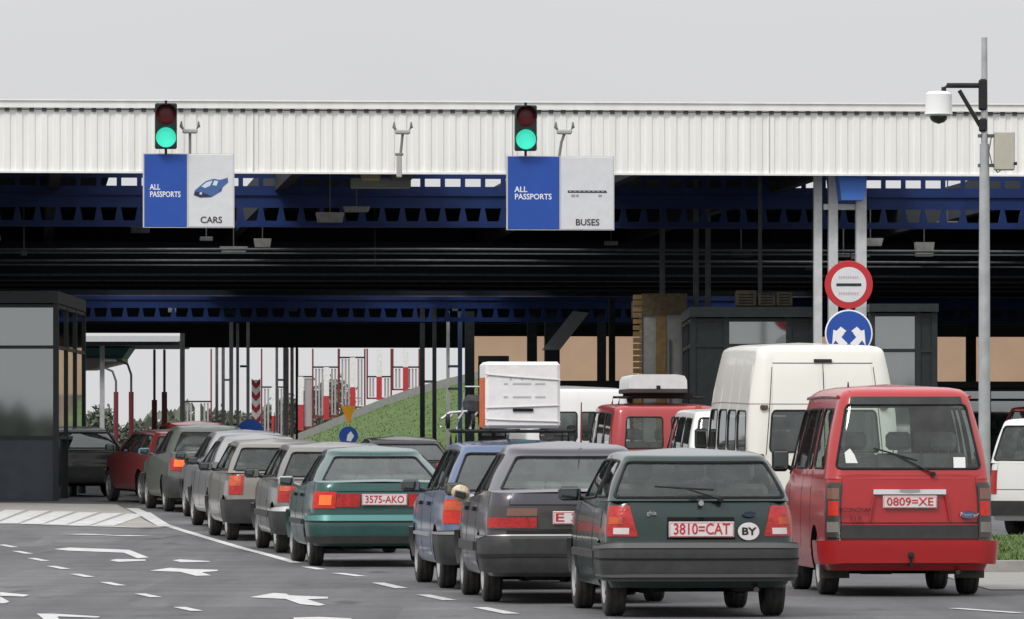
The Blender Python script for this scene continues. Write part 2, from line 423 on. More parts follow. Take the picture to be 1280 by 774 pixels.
    def windows(c):
        for W_ in c.S['wins']:
            s0, s1, t0, t1, rs, rt, nm = W_[:7]; gm = W_[7] if len(W_) > 7 else c.S['glass']
            cs = [s for s in c.colsS if s0-1e-4 <= s <= s1+1e-4]
            cen = s0 == 0 or s1 == 5
            for sgs in ([(1, -1)] if cen else [(1,), (-1,)]):
                m_ = MB()
                for sg in sgs:
                    rows = []
                    for s in cs:
                        a, b = c.bounds(s); row = []
                        for k in range(5):
                            t = a+(b-a)*k/4; p = c.PG(s, t)-c.nrm(c.PG, s, t)*.006; row.append(Vector((p.x*sg, p.y, p.z)))
                        rows.append(row)
                    m_.grid(rows)
                o = m_.build(nm, gm, c.root, 40, weld=True)
                sm = MB().tube(c.loop(W_, sgs[0]), c.S.get('seal', .013), 6, closed=True)
                sm.build('seal', BLK, o, 60)
    def patch(c, name, mt, s0, s1, z0, z1, o=.01, parent=None, both=True, n=None, m=4, surf=None, inner=.02, smooth=35, zf=None, sf=None):
        f = surf or c.PT; n = n or max(2, int(abs(s1-s0)*14)); res = []
        ss = sorted(set([s0+(s1-s0)*i/n for i in range(n+1)]+[v for v in (1.0, 1.2, 1.4, 1.6, 1.8, 2.0) if s0 < v < s1]))
        for sg in ([1, -1] if both else [1]):
            O = []; I = []
            for s in ss:
                a, b = [], []
                for k in range(m+1):
                    za, zb_ = zf(s) if zf else (z0, z1)
                    z = za+(zb_-za)*k/m; p = f(s, z); nn = c.nrm(f, s, z)
                    q = p+nn*o; i_ = p-nn*inner
                    a.append(Vector((q.x*sg, q.y, q.z))); b.append(Vector((i_.x*sg, i_.y, i_.z)))
                O.append(a); I.append(b)
            m_ = MB(); m_.grid(O)
            per_o = [r[0] for r in O]+O[-1][1:]+[r[-1] for r in O[::-1]][1:]+O[0][::-1][1:-1]
            per_i = [r[0] for r in I]+I[-1][1:]+[r[-1] for r in I[::-1]][1:]+I[0][::-1][1:-1]
            per_o.append(per_o[0]); per_i.append(per_i[0]); m_.grid([per_o, per_i])
            res.append(m_)
        if s0 == 0 and both:                        # one piece across the centre
            a, b = res; a.add(b.v, b.f); res = [a]
        return [m_.build(name, mt, parent or c.root, smooth, weld=True) for m_ in res]
    def lights(c, s0, s1, z0, z1, segs, o=.012, slant=0):    # segs: (sfrac0, sfrac1, zfrac0, zfrac1, mat, name)
        zf = (lambda s: (z0, z1-(z1-z0)*.9*max(0, 1-(s-s0)/((s1-s0)*slant)))) if slant else None
        base = c.patch('tail_light', segs[0][4], s0, s1, z0, z1, o, zf=zf, n=20 if slant else None)
        for sg in segs[1:]:
            for k, b in enumerate(base):
                a0, a1, b0, b1, mt, nm = sg
                objs = c.patch(nm, mt, s0+(s1-s0)*a0, s0+(s1-s0)*a1, z0+(z1-z0)*b0, z0+(z1-z0)*b1, o+.004, parent=b, m=2, inner=.0)
                keep = objs[k]; oth = objs[1-k]; bpy.data.objects.remove(oth)
        return base
    def wheels(c):
        S = c.S; rw = S['rw']; tw = S['tw']
        for ya in S['ax']:
            for sg in (1, -1):
                xo = S['W']*(1-S['kr']*max(0, 1-ya/(S['L']*.45))**2)-.035
                wE = empty('wheel', (sg*(xo-tw/2), ya, rw), 0, c.root)
                h = tw/2
                prof = [(-h*.55, rw*.60), (-h*.95, rw*.66), (-h, rw*.80), (-h*.93, rw*.93), (-h*.78, rw*.985), (-h*.55, rw), (-h*.5, rw*.985), (-h*.2, rw*.99), (-h*.17, rw*1.003), (h*.17, rw*1.003), (h*.2, rw*.99), (h*.5, rw*.985), (h*.55, rw), (h*.78, rw*.985), (h*.93, rw*.93), (h, rw*.80), (h*.95, rw*.66), (h*.55, rw*.60)]
                MB().lathe(prof, n=40).build('tyre', TYR, wE, 40)
                rm = MB(); k = sg
                rm.lathe([(k*h*.9, rw*.665), (k*h*.96, rw*.63), (k*h*.7, rw*.58), (k*h*.55, rw*.5), (k*h*.75, rw*.3), (k*h*.9, rw*.14), (k*h*.92, 0.002)], n=32)
                rm.lathe([(-k*h*.9, rw*.665), (-k*h*.5, rw*.6), (k*h*.3, rw*.6), (k*h*.3, .01)], n=24)
                for i in range(8):
                    a = 2*math.pi*i/8; yy, zz = math.cos(a)*rw*.46, math.sin(a)*rw*.46
                    rm.cyl((k*h*.60, yy, zz), (k*h*.72, yy, zz), rw*.075, 8, 1)
                rm.build('rim', [RIM, GAP], wE, 30, recalc=True)
    def interior(c):
        S = c.S; yb0, wb, yb1 = S['gh']['b']; yt0, wt, yt1, zt = S['gh']['t']
        zb_ = ip(S['belt'], (yb0+yb1)/2)
        m_ = MB().box(-wb+.06, wb-.06, yb0+.08, yb1-.25, zb_-.06, zb_+S['crown']+.012); m_.build('parcel_shelf', SHELF, c.root)
        rows = S.get('seats', [(yb0+.75, 3), (yb0+1.7, 2)])
        for ys, n_ in rows:
            xs = (-.38, .38) if n_ == 2 else (-.42, 0, .42)
            for x in xs:
                sm = MB().rbox(x-.23, x+.23, ys, ys+.12, zb_-.1, zb_+S.get('sh', .13), .04); o = sm.build('seat', SEAT, c.root, 50)
                hm = MB().rbox(x-.12, x+.12, ys+.01, ys+.10, zb_+S.get('sh', .13)+.03, zb_+S.get('sh', .13)+.20, .035)
                for q in (-.05, .05): hm.cyl((x+q, ys+.05, zb_+S.get('sh', .13)-.03), (x+q, ys+.05, zb_+S.get('sh', .13)+.05), .006, 6)
                hm.build('headrest', SEAT, o, 50)
    def under(c):
        S = c.S; W = S['W']; ya = S['ax'][0]; yf = S['ax'][1]
        m_ = MB(); m_.box(-W*.72, W*.72, ya+.25, S['L']-.5, .19, .30); m_.box(-W*.55, W*.55, .25, ya-.1, .25, .36)
        m_.cyl((-W+.2, ya, S['rw']-.03), (W-.2, ya, S['rw']-.03), .035, 10)
        m_.rbox(-.55*W, -.1*W, .4, .8, .2, .30, .04)
        for q in (-1, 1): m_.box(q*W*.5-.03, q*W*.5+.03, ya-.12, ya+.45, S['rw']-.10, S['rw']-.03)
        m_.build('underbody', UND, c.root)
        ex = MB(); x = S.get('exx', .45); ex.tube([(x, .9, .26), (x, .45, .26), (x, .12, .235), (x, .05, .225)], .022, 10)
        ex.rbox(x-.17, x+.13, .42, .72, .20, .33, .05)
        ex.build('exhaust_pipe', mat('exhaust', (.12, .10, .09), .6, .6, noise=.3), c.root, 40)
    def mirrors(c, y, z, mt=BLK, w_=.19, h_=.12, tint=None, x0=None):
        xo = x0 or c.PT(c.sy(y), z-.05).x
        for sg in (1, -1):
            m_ = MB().rbox(-w_/2, w_/2, -.01, .09, -h_/2, h_/2, .03); m_.tube([(-sg*w_*.4, .06, -h_*.25), (-sg*(w_*.5+.07), .09, -h_*.45)], .022, 8)
            o = m_.build('wing_mirror', mt, c.root, 40); o.location = (sg*(xo+w_/2), y, z); o.rotation_euler = (0, 0, sg*R(-4))
            MB().rbox(-w_*.42, w_*.42, -.014, -.0095, -h_*.38, h_*.38, .004).build('mirror_glass', MIR, o)
    def wiper(c, p0, p1, bl=.42, ang=0):
        p0 = Vector(p0); p1 = Vector(p1); m_ = MB().tube([p0, p0+Vector((0, -.03, 0)), p1], [.014, .010, .006], 8); m_.cyl(p0+Vector((0, .03, 0)), p0+Vector((0, -.035, 0)), .022, 12)
        d = Vector((math.cos(ang), 0, math.sin(ang)))*bl/2; m_.tube([p1-d+Vector((0, .01, 0)), p1+Vector((0, -.0, 0)), p1+d+Vector((0, .01, 0))], .009, 6)
        m_.build('rear_wiper', BLK, c.root, 40)
    def gaps(c, ys=(), hatch=None, z0=.32, z1=None, s_top=None):
        m_ = []
        for y in ys:
            s = c.sy(y); ds = .006/(c.S['L'])*1.2
            zt = ip(c.S['belt'], y)-.01
            c.patch('door_gap', GAP, s-ds, s+ds, z0, zt, .0015, n=1, m=6, inner=0)
        if hatch:
            x, za, zb_ = hatch
            for xx in (x,):
                s = c.sx(xx, (za+zb_)/2); c.patch('boot_gap', GAP, s-.005, s+.005, za, zb_, .0015, n=1, m=6, inner=0)
            c.patch('boot_gap', GAP, 0, c.sx(x, za), za-.005, za+.004, .0015, m=1, inner=0)
    def handles(c, ys, z, mt=BLK):
        for y in ys:
            s = c.sy(y); ds = .09/c.S['L']; c.patch('door_handle', mt, s-ds, s+ds, z-.018, z+.018, .03, n=2, m=2)

def rear_win(sr, t0, t1, rs=.10, rt=.12, g_=None): return (0, 1.0+(sr-.55)*.9, t0*.6, min(t1+.035, .945), .30, rt*.55, 'rear_window')+((g_,) if g_ else ())
def side_wins(qs, t0=.08, t1=.90, rs=.02, rt=.10, g_=None): return [(2+a, 2+b, t0, t1, rs, rt, 'side_window')+((g_,) if g_ else ()) for a, b in qs]
def screen(t0=.06, t1=.92): return (4.06, 5, t0, t1, .05, .08, 'windscreen')

WZ = [(.2, .90), (.30, .97), (.45, 1.0), (.62, 1.0), (.80, .985), (.92, .955), (1.05, .90)]
FZ = [(.2, .14), (.35, .02), (.5, 0), (.6, .03), (.75, .12), (1.0, .3)]
GQ = "vehicles queuing for the border check"

def hatch_spec(L=3.75, W=.80, H=1.35, belt=.93, wt=.56, **k):
    S = dict(L=L, W=W, wz=WZ, fz=FZ, rz=[(.2, .16), (.28, .05), (.34, .03), (.56, .03), (.60, .055), (.80, .07), (belt, .12), (1.1, .16)],
             belt=[(0, belt+.02), (1.0, belt+.01), (2.4, belt-.02), (2.75, belt-.03), (L-.1, .72), (L, .66)], ax=(.62, .62+k.pop('wb', 2.44)), r=.15)
    S['gh'] = dict(b=(.10, W*.945, 2.88), t=(.40, wt, 2.15, H-.065))
    S.update(k); return S
def sedan_spec(L=4.4, W=.85, H=1.41, belt=.93, boot=1.0, **k):
    S = dict(redge=.05, rb=.20, rt=.20, L=L, W=W, wz=WZ[:-1]+[(1.05, .93)], fz=FZ, rz=[(.2, .16), (.28, .05), (.34, .02), (.55, .02), (.58, .05), (.85, .06), (boot, .10), (1.1, .2)],
             belt=[(0, boot-.02), (.25, boot), (.9, boot), (1.3, belt+.03), (2.8, belt-.02), (3.1, belt-.04), (L-.1, .75), (L, .70)], ax=(.98, .98+k.pop('wb', 2.5)), r=.21)
    S['gh'] = dict(b=(.56, W*.91, 3.25), t=(1.25, W*.645, 2.50, H-.082))
    S.update(k); return S
def wagon_spec(L=4.5, W=.85, H=1.44, belt=.94, **k):
    S = dict(L=L, W=W, wz=WZ, fz=FZ, rz=[(.2, .16), (.28, .05), (.34, .02), (.56, .02), (.60, .05), (.85, .07), (belt, .10), (1.1, .16)],
             belt=[(0, belt+.01), (1.0, belt+.01), (2.9, belt-.02), (3.2, belt-.03), (L-.1, .75), (L, .70)], ax=(.92, .92+k.pop('wb', 2.62)), r=.15)
    S['gh'] = dict(b=(.09, W*.93, 3.3), t=(.42, W*.70, 2.65, H-.065))
    S.update(k); return S
def paint(name, col, metal=.25, dirt=.4, rough=.35, dc=(.22, .205, .18), dz=.45): return mat(name, col, rough, metal, .6, dirt=dirt, dirtcol=dc, dz=dz)
# ---------------------------------------------------------------- ground
rd = MB()
ys = [-600, -100, -40, 0]+[20+2*i for i in range(90)]+[210, 260, 400, 700, 1200, 2500]
rd.grid([[Vector((x, y, g(y))) for x in (-900, -40, -20, -10, -5, 0, 5, 10, 20, 40, 900)] for y in ys], flip=True)
ASP = mat('asphalt', (.112, .112, .115), .85, noise=.16, nscale=.9, bump=.5, bscale=70)
def asphalt_detail():                      # fine aggregate, long tyre streaks and repair patches
    t = ASP.node_tree; n_ = t.nodes.new; l_ = t.links.new; b = t.nodes['Principled BSDF']
    co = n_('ShaderNodeTexCoord'); src = b.inputs['Base Color'].links[0].from_socket
    a = n_('ShaderNodeTexNoise'); a.inputs['Scale'].default_value = 9; a.inputs['Detail'].default_value = 8; a.inputs['Roughness'].default_value = .8; l_(co.outputs['Object'], a.inputs['Vector'])
    r_ = n_('ShaderNodeMapRange'); r_.inputs['From Min'].default_value = .3; r_.inputs['From Max'].default_value = .7; r_.inputs['To Min'].default_value = .72; r_.inputs['To Max'].default_value = 1.3; l_(a.outputs['Fac'], r_.inputs['Value'])
    mp = n_('ShaderNodeMapping'); mp.inputs['Scale'].default_value = (1.6, .05, 1); mp.inputs['Rotation'].default_value = (0, 0, R(7)); l_(co.outputs['Object'], mp.inputs[0])
    s_ = n_('ShaderNodeTexNoise'); s_.inputs['Scale'].default_value = 1.0; s_.inputs['Detail'].default_value = 3; l_(mp.outputs[0], s_.inputs['Vector'])
    r2 = n_('ShaderNodeMapRange'); r2.inputs['From Min'].default_value = .35; r2.inputs['From Max'].default_value = .65; r2.inputs['To Min'].default_value = .86; r2.inputs['To Max'].default_value = 1.14; l_(s_.outputs['Fac'], r2.inputs['Value'])
    m1 = n_('ShaderNodeMixRGB'); m1.blend_type = 'MULTIPLY'; m1.inputs[0].default_value = 1; l_(src, m1.inputs[1]); l_(r_.outputs[0], m1.inputs[2])
    m2 = n_('ShaderNodeMixRGB'); m2.blend_type = 'MULTIPLY'; m2.inputs[0].default_value = 1; l_(m1.outputs[0], m2.inputs[1]); l_(r2.outputs[0], m2.inputs[2])
    # repair patches and oil drips
    mp3 = n_('ShaderNodeMapping'); mp3.inputs['Scale'].default_value = (.35, .07, 1); l_(co.outputs['Object'], mp3.inputs[0])
    vo = n_('ShaderNodeTexVoronoi'); vo.distance = 'CHEBYCHEV'; vo.inputs['Scale'].default_value = 1; l_(mp3.outputs[0], vo.inputs['Vector'])
    r3 = n_('ShaderNodeMapRange'); r3.inputs['To Min'].default_value = .80; r3.inputs['To Max'].default_value = 1.16; l_(vo.outputs['Color'], r3.inputs['Value'])
    mp4 = n_('ShaderNodeMapping'); mp4.inputs['Scale'].default_value = (1.2, .35, 1); l_(co.outputs['Object'], mp4.inputs[0])
    oi = n_('ShaderNodeTexNoise'); oi.inputs['Scale'].default_value = 1.3; oi.inputs['Detail'].default_value = 5; l_(mp4.outputs[0], oi.inputs['Vector'])
    r4 = n_('ShaderNodeMapRange'); r4.inputs['From Min'].default_value = .62; r4.inputs['From Max'].default_value = .72; r4.inputs['To Min'].default_value = 1; r4.inputs['To Max'].default_value = .5; l_(oi.outputs['Fac'], r4.inputs['Value'])
    ms = n_('ShaderNodeMath'); ms.operation = 'MULTIPLY'; l_(r3.outputs[0], ms.inputs[0]); l_(r4.outputs[0], ms.inputs[1])
    m5 = n_('ShaderNodeMixRGB'); m5.blend_type = 'MULTIPLY'; m5.inputs[0].default_value = 1; l_(m2.outputs[0], m5.inputs[1]); l_(ms.outputs[0], m5.inputs[2]); m2 = m5
    l_(m2.outputs[0], b.inputs['Base Color'])
asphalt_detail()
tag(rd.build('road', ASP), kind='structure')
def W2(px, py, h=.006):
    d = gd(py); return Vector((X(px, d), d, g(d)+h))
PNT = mat('road_paint', (.54, .54, .53), .75, noise=.22, nscale=7)
def worn():
    t = PNT.node_tree; b = t.nodes['Principled BSDF']; n_ = t.nodes.new; l_ = t.links.new
    src = b.inputs['Base Color'].links[0].from_socket; co = n_('ShaderNodeTexCoord')
    a = n_('ShaderNodeTexNoise'); a.inputs['Scale'].default_value = 14; a.inputs['Detail'].default_value = 8; a.inputs['Roughness'].default_value = .75; l_(co.outputs['Object'], a.inputs['Vector'])
    r_ = n_('ShaderNodeMapRange'); r_.inputs['From Min'].default_value = .48; r_.inputs['From Max'].default_value = .66; r_.inputs['To Max'].default_value = .85; l_(a.outputs['Fac'], r_.inputs['Value'])
    m_ = n_('ShaderNodeMixRGB'); l_(r_.outputs[0], m_.inputs[0]); l_(src, m_.inputs[1]); m_.inputs[2].default_value = (.24, .24, .24, 1); l_(m_.outputs[0], b.inputs['Base Color'])
worn()
mk = MB()
def strip(pts, w_, mb, h=.006, n=6):        # a painted line of world width w_ through photo-row points lying on the ground
    P = []
    for i in range(len(pts)-1):
        for k in range(n): a = k/n; P.append((pts[i][0]+(pts[i+1][0]-pts[i][0])*a, pts[i][1]+(pts[i+1][1]-pts[i][1])*a))
    P.append(pts[-1]); Wd = [W2(x, y, h) for x, y in P]; rows = []
    for i, p in enumerate(Wd):
        t = (Wd[min(i+1, len(Wd)-1)]-Wd[max(i-1, 0)]); t.z = 0; t.normalize(); nn = Vector((t.y, -t.x, 0))*w_/2
        rows.append([p-nn, p+nn])
    mb.grid(rows)
def poly(pts, mb, h=.006): mb.add([W2(x, y, h) for x, y in pts], [tuple(range(len(pts)))])
for x, y in ((10, 683), (28, 691), (48, 700), (73, 710), (103, 720), (141, 730.5), (185, 745), (235, 762)):
    k = (y-640)/60; strip([(x-7-2*k, y-1.2-.6*k), (x+7+2*k, y+1.2+.6*k)], .11+.0*k, mk)
strip([(183, 641), (205, 656), (230, 664), (260, 673), (300, 685), (335, 694), (370, 704)], .13, mk)
strip([(165, 636), (180, 643), (207, 659)], .22, mk, .010)
for a, b in (((383, 709), (402, 712.5)), ((422, 717), (452, 721)), ((472, 729), (502, 736)), ((529, 744), (562, 751)), ((600, 760), (640, 768))): strip([a, b], .13, mk)
strip([(1192, 761), (1274, 767)], .12, mk)
poly([(312, 747.5), (342, 742), (357, 743), (362, 745), (410, 747), (410, 749), (384, 750), (407, 757), (398, 758), (375, 756), (357, 749.5)], mk)
poly([(187, 714), (212, 710.5), (237, 712), (272, 713), (272, 714.5), (252, 716), (264, 720), (245, 720.5), (225, 715.5)], mk)
poly([(67, 687), (87, 685), (162, 688), (186, 697.5), (172, 698.5), (155, 691.5), (87, 689)], mk)
poly([(137, 701), (145, 699.5), (182, 700), (182, 701.5), (148, 703)], mk)
poly([(216, 701), (225, 699.8), (262, 702), (262, 703), (226, 703.5)], mk)
strip([(89, 668), (130, 669)], .5, mk); strip([(145, 669.7), (175, 670.6)], .5, mk)
poly([(0, 741), (37, 744.5), (30, 746.5), (0, 745.5)], mk); poly([(0, 746.5), (12, 753), (6, 755), (0, 755)], mk)
poly([(46, 768), (66, 768), (125, 771.5), (122, 773), (72, 771.5), (74, 776), (56, 776)], mk)
poly([(366, 773), (398, 772), (440, 774), (430, 779), (372, 779)], mk)
tag(mk.build('road_markings', PNT), kind='structure')
isl = MB(); poly([(-140, 626.5), (146, 631), (166, 641), (180, 650), (200, 659.5), (175, 660.5), (105, 658.5), (45, 656), (-140, 650)], isl, .004)
tag(isl.build('paved_island', mat('pale_paving', (.30, .285, .26), .9, noise=.15, nscale=3)), kind='structure')
im = MB()
strip([(-140, 650), (45, 655), (105, 658), (175, 660), (203, 660)], .22, im, .009)
for i in range(9):
    x = 128-i*30
    strip([(x, 658-i*.7), (x+44-i*.5, 643-i*1.0)], .34, im, .009)
tag(im.build('island_markings', PNT), kind='structure')
# verge, kerb and pavement at the right
def ground_strip(name, m_, x0, x1, y0, y1, h, kerb=0):
    mb = MB(); n = 12; rows = []
    for i in range(n+1):
        y = y0+(y1-y0)*i/n; rows.append([Vector((x0, y, g(y)+h-kerb)), Vector((x0, y, g(y)+h)), Vector((x1, y, g(y)+h)), Vector((x1, y, g(y)+h-kerb))])
    mb.grid(rows); a = rows[0]; mb.add(a, [(0, 1, 2, 3)]); return tag(mb.build(name, m_, recalc=True), kind='structure')
CON = mat('kerb_concrete', (.30, .285, .265), .9, noise=.15, nscale=5, bump=.3)
d0 = gd(716); ground_strip('kerb', CON, 5.1, 40, d0, d0+.35, .13, .14)
ground_strip('verge_soil', mat('turf_green', (.06, .10, .025), .95, noise=.4, nscale=3), 5.1, 40, d0+.352, 82.5, .115, .12)
ground_strip('pavement_strip', mat('light_concrete', (.24, .235, .22), .9, noise=.12, nscale=4), 4.6, 40, gd(738), d0-.01, .008)
gr = MB(); rnd = random.Random(3)
for i in range(9000):
    x = rnd.uniform(5.4, 12); y = rnd.uniform(d0+.5, 82); h = rnd.uniform(.02, .07); a = rnd.uniform(0, 6.3); w_ = .012; z = g(y)+.11
    gr.add([(x-w_*math.cos(a), y-w_*math.sin(a), z), (x+w_*math.cos(a), y+w_*math.sin(a), z), (x+rnd.uniform(-.05, .05), y+rnd.uniform(-.05, .05), z+h)], [(0, 1, 2)])
GRS = mat('grass_blade', (.08, .13, .03), .8, noise=.4, nscale=1.5)
tag(gr.build('grass', GRS), kind='stuff')

# ---------------------------------------------------------------- canopy
A_ = R(4.6)
CB = empty('checkpoint_canopy', (0, 105.8, 0), A_); tag(CB, 'huge border checkpoint canopy with white ribbed fascia and dark blue girders', 'canopy')
WHT = mat('fascia_white', (.86, .86, .825), .5, noise=.06, nscale=1.2, stretch=(3, 1, .25), dirt=.22, dirtcol=(.50, .48, .42), dz=6.6)
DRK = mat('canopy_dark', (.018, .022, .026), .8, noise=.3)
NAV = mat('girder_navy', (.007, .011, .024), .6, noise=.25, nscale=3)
BLU = mat('girder_blue', (.007, .025, .115), .5, noise=.2, nscale=3)
GST = mat('galvanised_steel', (.36, .37, .37), .5, .3, noise=.12, nscale=6)
GSD = mat('dull_steel', (.10, .105, .11), .6, .2, noise=.2)
zb, zt = 6.16, 7.24
fa = MB(); prof = []; x = -34.0; P = .2145; i = 0
while x < 34: prof += [(x, 0), (x+P*.34, 0), (x+P*.44, -.024), (x+P*.90, -.024)]; x += P
fa.grid([[Vector((x, y, zb)), Vector((x, y, zt-.02))] for x, y in prof])
fa.box(-34, 34, -.055, .02, zb-.035, zb-.001)
fa.build('ribbed_fascia', WHT, CB, recalc=False)
MB().box(-34, 34, .012, .10, zb-.03, zt).build('fascia_backing', mat('backing_dark', (.05, .05, .05), .8), CB)
m_ = MB(); m_.box(-34, 34, -.09, .14, zt+.012, 7.37); m_.box(-34, 34, -.12, .16, 7.372, 7.40); m_.build('fascia_cap', WHT, CB)
m_ = MB(); x = -34.0
while x < 34: m_.box(x+P*.48, x+P*.86, -.060, -.026, zt-.05, zt+.008); x += P  # dark boxes stand in for the shade in the rib gaps under the cap
tag(m_.build('rib_gap_shade', mat('rib_shade_dark', (.07, .07, .07), .8), CB), kind='stuff')
# panel joints of the fascia
m_ = MB()
for x in [-31.5+4.5*k for k in range(15)]: m_.box(x, x+.012, -.032, -.0245, zb, zt-.05)
m_.build('panel_joint', mat('joint_grey', (.40, .40, .38), .7), CB)
# roof deck with skylight strips
def yy(d): return d-105.8
zones1 = [(-6.7, -3.5), (-1.0, 2.0), (7.9, 12.4)]
zones2 = [(-7.2, -3.8), (.2, 4.0), (9.6, 11.2)]
zones = [(yy(107.5), yy(137), zones1), (yy(153), yy(184), zones2)]
m_ = MB(); yend = yy(200)
segs = [(.1, zones[0][0], None), (zones[0][0], zones[0][1], zones1), (zones[0][1], zones[1][0], None), (zones[1][0], zones[1][1], zones2), (zones[1][1], yend, None)]
for y0, y1, zs in segs:
    if zs is None: m_.box(-34, 34, y0, y1, 7.0, 7.2); continue
    x = -34
    for a, b in zs: m_.box(x, a, y0, y1, 7.0, 7.2); x = b
    m_.box(x, 34, y0, y1, 7.0, 7.2)
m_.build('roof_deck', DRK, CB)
def castellated(y, mt, z0=5.25, x0=-34, x1=34, name='blue_girder', P=.36, z1x=0):
    P = .45 if z1x else P
    b = MB(); t = .03
    b.box(x0, x1, y-.10, y+.10, z0, z0+.035); b.box(x0, x1, y-t/2, y+t/2, z0+.0352, z0+.12)
    b.box(x0, x1, y-t/2, y+t/2, z0+.37, z0+.78); b.box(x0, x1, y-t/2, y+t/2, z0+.93, z0+1.35); b.box(x0, x1, y-.10, y+.10, z0+1.3505, z0+1.385)
    b.box(x0, x1, y-.06, y-t/2-.001, z0+.60, z0+.63)
    x = x0
    while x < x1:
        b.prism([(x-.085, z0+.12), (x+.085, z0+.12), (x+.035, z0+.37), (x-.035, z0+.37)], y-t/2, y+t/2)
        b.prism([(x-.045, z0+.78), (x+.045, z0+.78), (x+.045, z0+.93), (x-.045, z0+.93)], y-t/2, y+t/2)
        x += P
    return b.build(name, mt, CB)
castellated(yy(116), BLU, 5.57, P=.385); castellated(yy(170), BLU, 4.90, z1x=.9)
for d in (121, 129):
    b = MB(); y = yy(d); b.box(-34, 34, y-.05, y+.05, 5.22, 5.25); b.build('cross_rail', GSD, CB)
for d in (143, 147, 151, 157, 191):
    b = MB(); y = yy(d); b.box(-34, 34, y-.11, y+.11, 5.28, 5.32); b.box(-34, 34, y-.02, y+.02, 5.3205, 6.2)
    if d == 147: b.box(-34, 34, y+.03, y+.06, 5.9, 6.99); b.box(-34, 34, y-.1, y+.1, 6.2005, 6.25)
    b.build('cross_girder', NAV if d > 140 else DRK, CB)
    if d > 190: continue
    b = MB(); b.box(-34, 34, y-.13, y-.112, 5.27, 5.30); b.build('girder_edge_highlight', GSD, CB)  # paler strip: light caught along the lower flange edge, put into its colour
for x in (-33, -24.5, -16, -11.8, -7.9, -3.6, 2.5, 5.9, 11.4, 16, 24.5, 33):
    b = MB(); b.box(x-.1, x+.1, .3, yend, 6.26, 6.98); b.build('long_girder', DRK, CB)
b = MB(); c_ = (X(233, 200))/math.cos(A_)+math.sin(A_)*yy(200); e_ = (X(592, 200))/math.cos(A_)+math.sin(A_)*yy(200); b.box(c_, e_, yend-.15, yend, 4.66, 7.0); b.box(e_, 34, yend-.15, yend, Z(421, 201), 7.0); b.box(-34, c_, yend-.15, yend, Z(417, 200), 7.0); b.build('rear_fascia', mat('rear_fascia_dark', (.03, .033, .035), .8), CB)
for px, py, w_, h_ in ((445, 272, .52, .18), (425, 304, .36, .18), (345, 341, .52, .24), (325, 397, .75, .26), (405, 312, .6, .12), (485, 262, .5, .10), (1180, 303, .5, .16), (1265, 312, .4, .3), (1135, 340, .7, .2), (350, 372, .8, .15)):
    d = 32148/(HY-py) if py != 262 else 113; d = max(d, 107.5)
    lx = X(px, d)/math.cos(A_); b = MB(); M0 = empty('luminaire', (0, 0, 0), 0, CB); M0.location = (X(px, d), yy(d)-math.tan(A_)*X(px, d), 5.6)
    z0 = Z(py, d)-5.6
    b.prism([(-w_/2, z0+h_/2), (-w_*.42, z0-h_/2), (w_*.42, z0-h_/2), (w_/2, z0+h_/2)], -.15, .15); b.build('shade', mat('lamp_grey', (.22, .22, .20), .6, noise=.2), M0)
    MB().cyl((0, 0, z0+h_/2), (0, 0, .9), .012, 6).build('hanger', GSD, M0)
# plant boxes hung under the fascia, beside the middle lamp
d = 107.0
for px, py, w_, h_, mt in ((483, 229, 1.05, .19, mat('tray_grey', (.17, .18, .16), .7)), (469, 222, .33, .14, mat('box_khaki', (.26, .24, .13), .7)), (507, 222, .38, .13, GSD)):
    b = MB(); b.rbox(-w_/2, w_/2, -.2, .2, -h_/2, h_/2, .02); o = b.build('service_box', mt, CB); o.location = (X(px, d), yy(d)-math.tan(A_)*X(px, d)+(.0 if w_ > 1 else -.42), Z(py, d))
# columns of the canopy (local placement from where they stand)
def col(px, d, w_, ztop, m__, name='column', depth=None, z0=0):
    xw = X(px, d); b = MB(); b.box(-w_/2, w_/2, -(depth or w_)/2, (depth or w_)/2, g(d)-.05+z0, ztop)
    o = b.build(name, m__, CB); c_, s_ = math.cos(-A_), math.sin(-A_); dy = d-105.8
    o.location = (xw*c_-dy*s_, xw*s_+dy*c_, 0); return o
GPL = mat('painted_grey', (.55, .56, .56), .5, noise=.1)
for px, d, w_ in ((1041, 107, .16), (1076, 107, .18), (1022, 107, .14)): col(px, d, w_, 6.9, GPL)
b = MB(); b.box(-.33, .33, -.04, .04, 0, .10); o = b.build('column_tie', GPL, CB); o.location = (X(1058, 107), yy(107)-math.tan(A_)*X(1058, 107), 5.56)
b = MB(); b.prism([(-.27, .55), (-.20, 0), (.20, 0), (.27, .55)], -.15, 1.5); o = b.build('girder_end', mat('bright_blue', (.05, .15, .50), .5), CB); o.location = (X(1068, 106.6), yy(106.6)-math.tan(A_)*X(1068, 106.6), 5.71)
for px, w_, m__, d in ((228, .16, GPL, 200), (271, .10, GSD, 210), (279, .11, GSD, 210), (289, .12, GPL, 190), (297, .09, GPL, 192), (310, .10, GPL, 190), (346, .09, GSD, 205), (357, .16, GPL, 200),
                      (365, .11, GPL, 200), (371, .08, GSD, 200), (528, .13, DRK, 170), (543, .11, DRK, 170), (560, .09, GPL, 175), (575, .12, mat('column_blue', (.05, .09, .16), .5), 175), (587, .26, DRK, 175),
                      (665, .28, DRK, 180), (752, .25, DRK, 180), (690, .42, DRK, 178), (1212, .2, DRK, 178), (765, .16, DRK, 160), (870, .10, GSD, 120), (885, .10, GSD, 122), (1218, .10, DRK, 190), (950, .07, GSD, 115), (828, .10, GSD, 125)):
    zz = 5.3 if not px in (950,) else 5.25
    if d < 130: zz = 6.9
    col(px, d, w_, zz, m__, z0=(3.6 if px == 950 else 0))
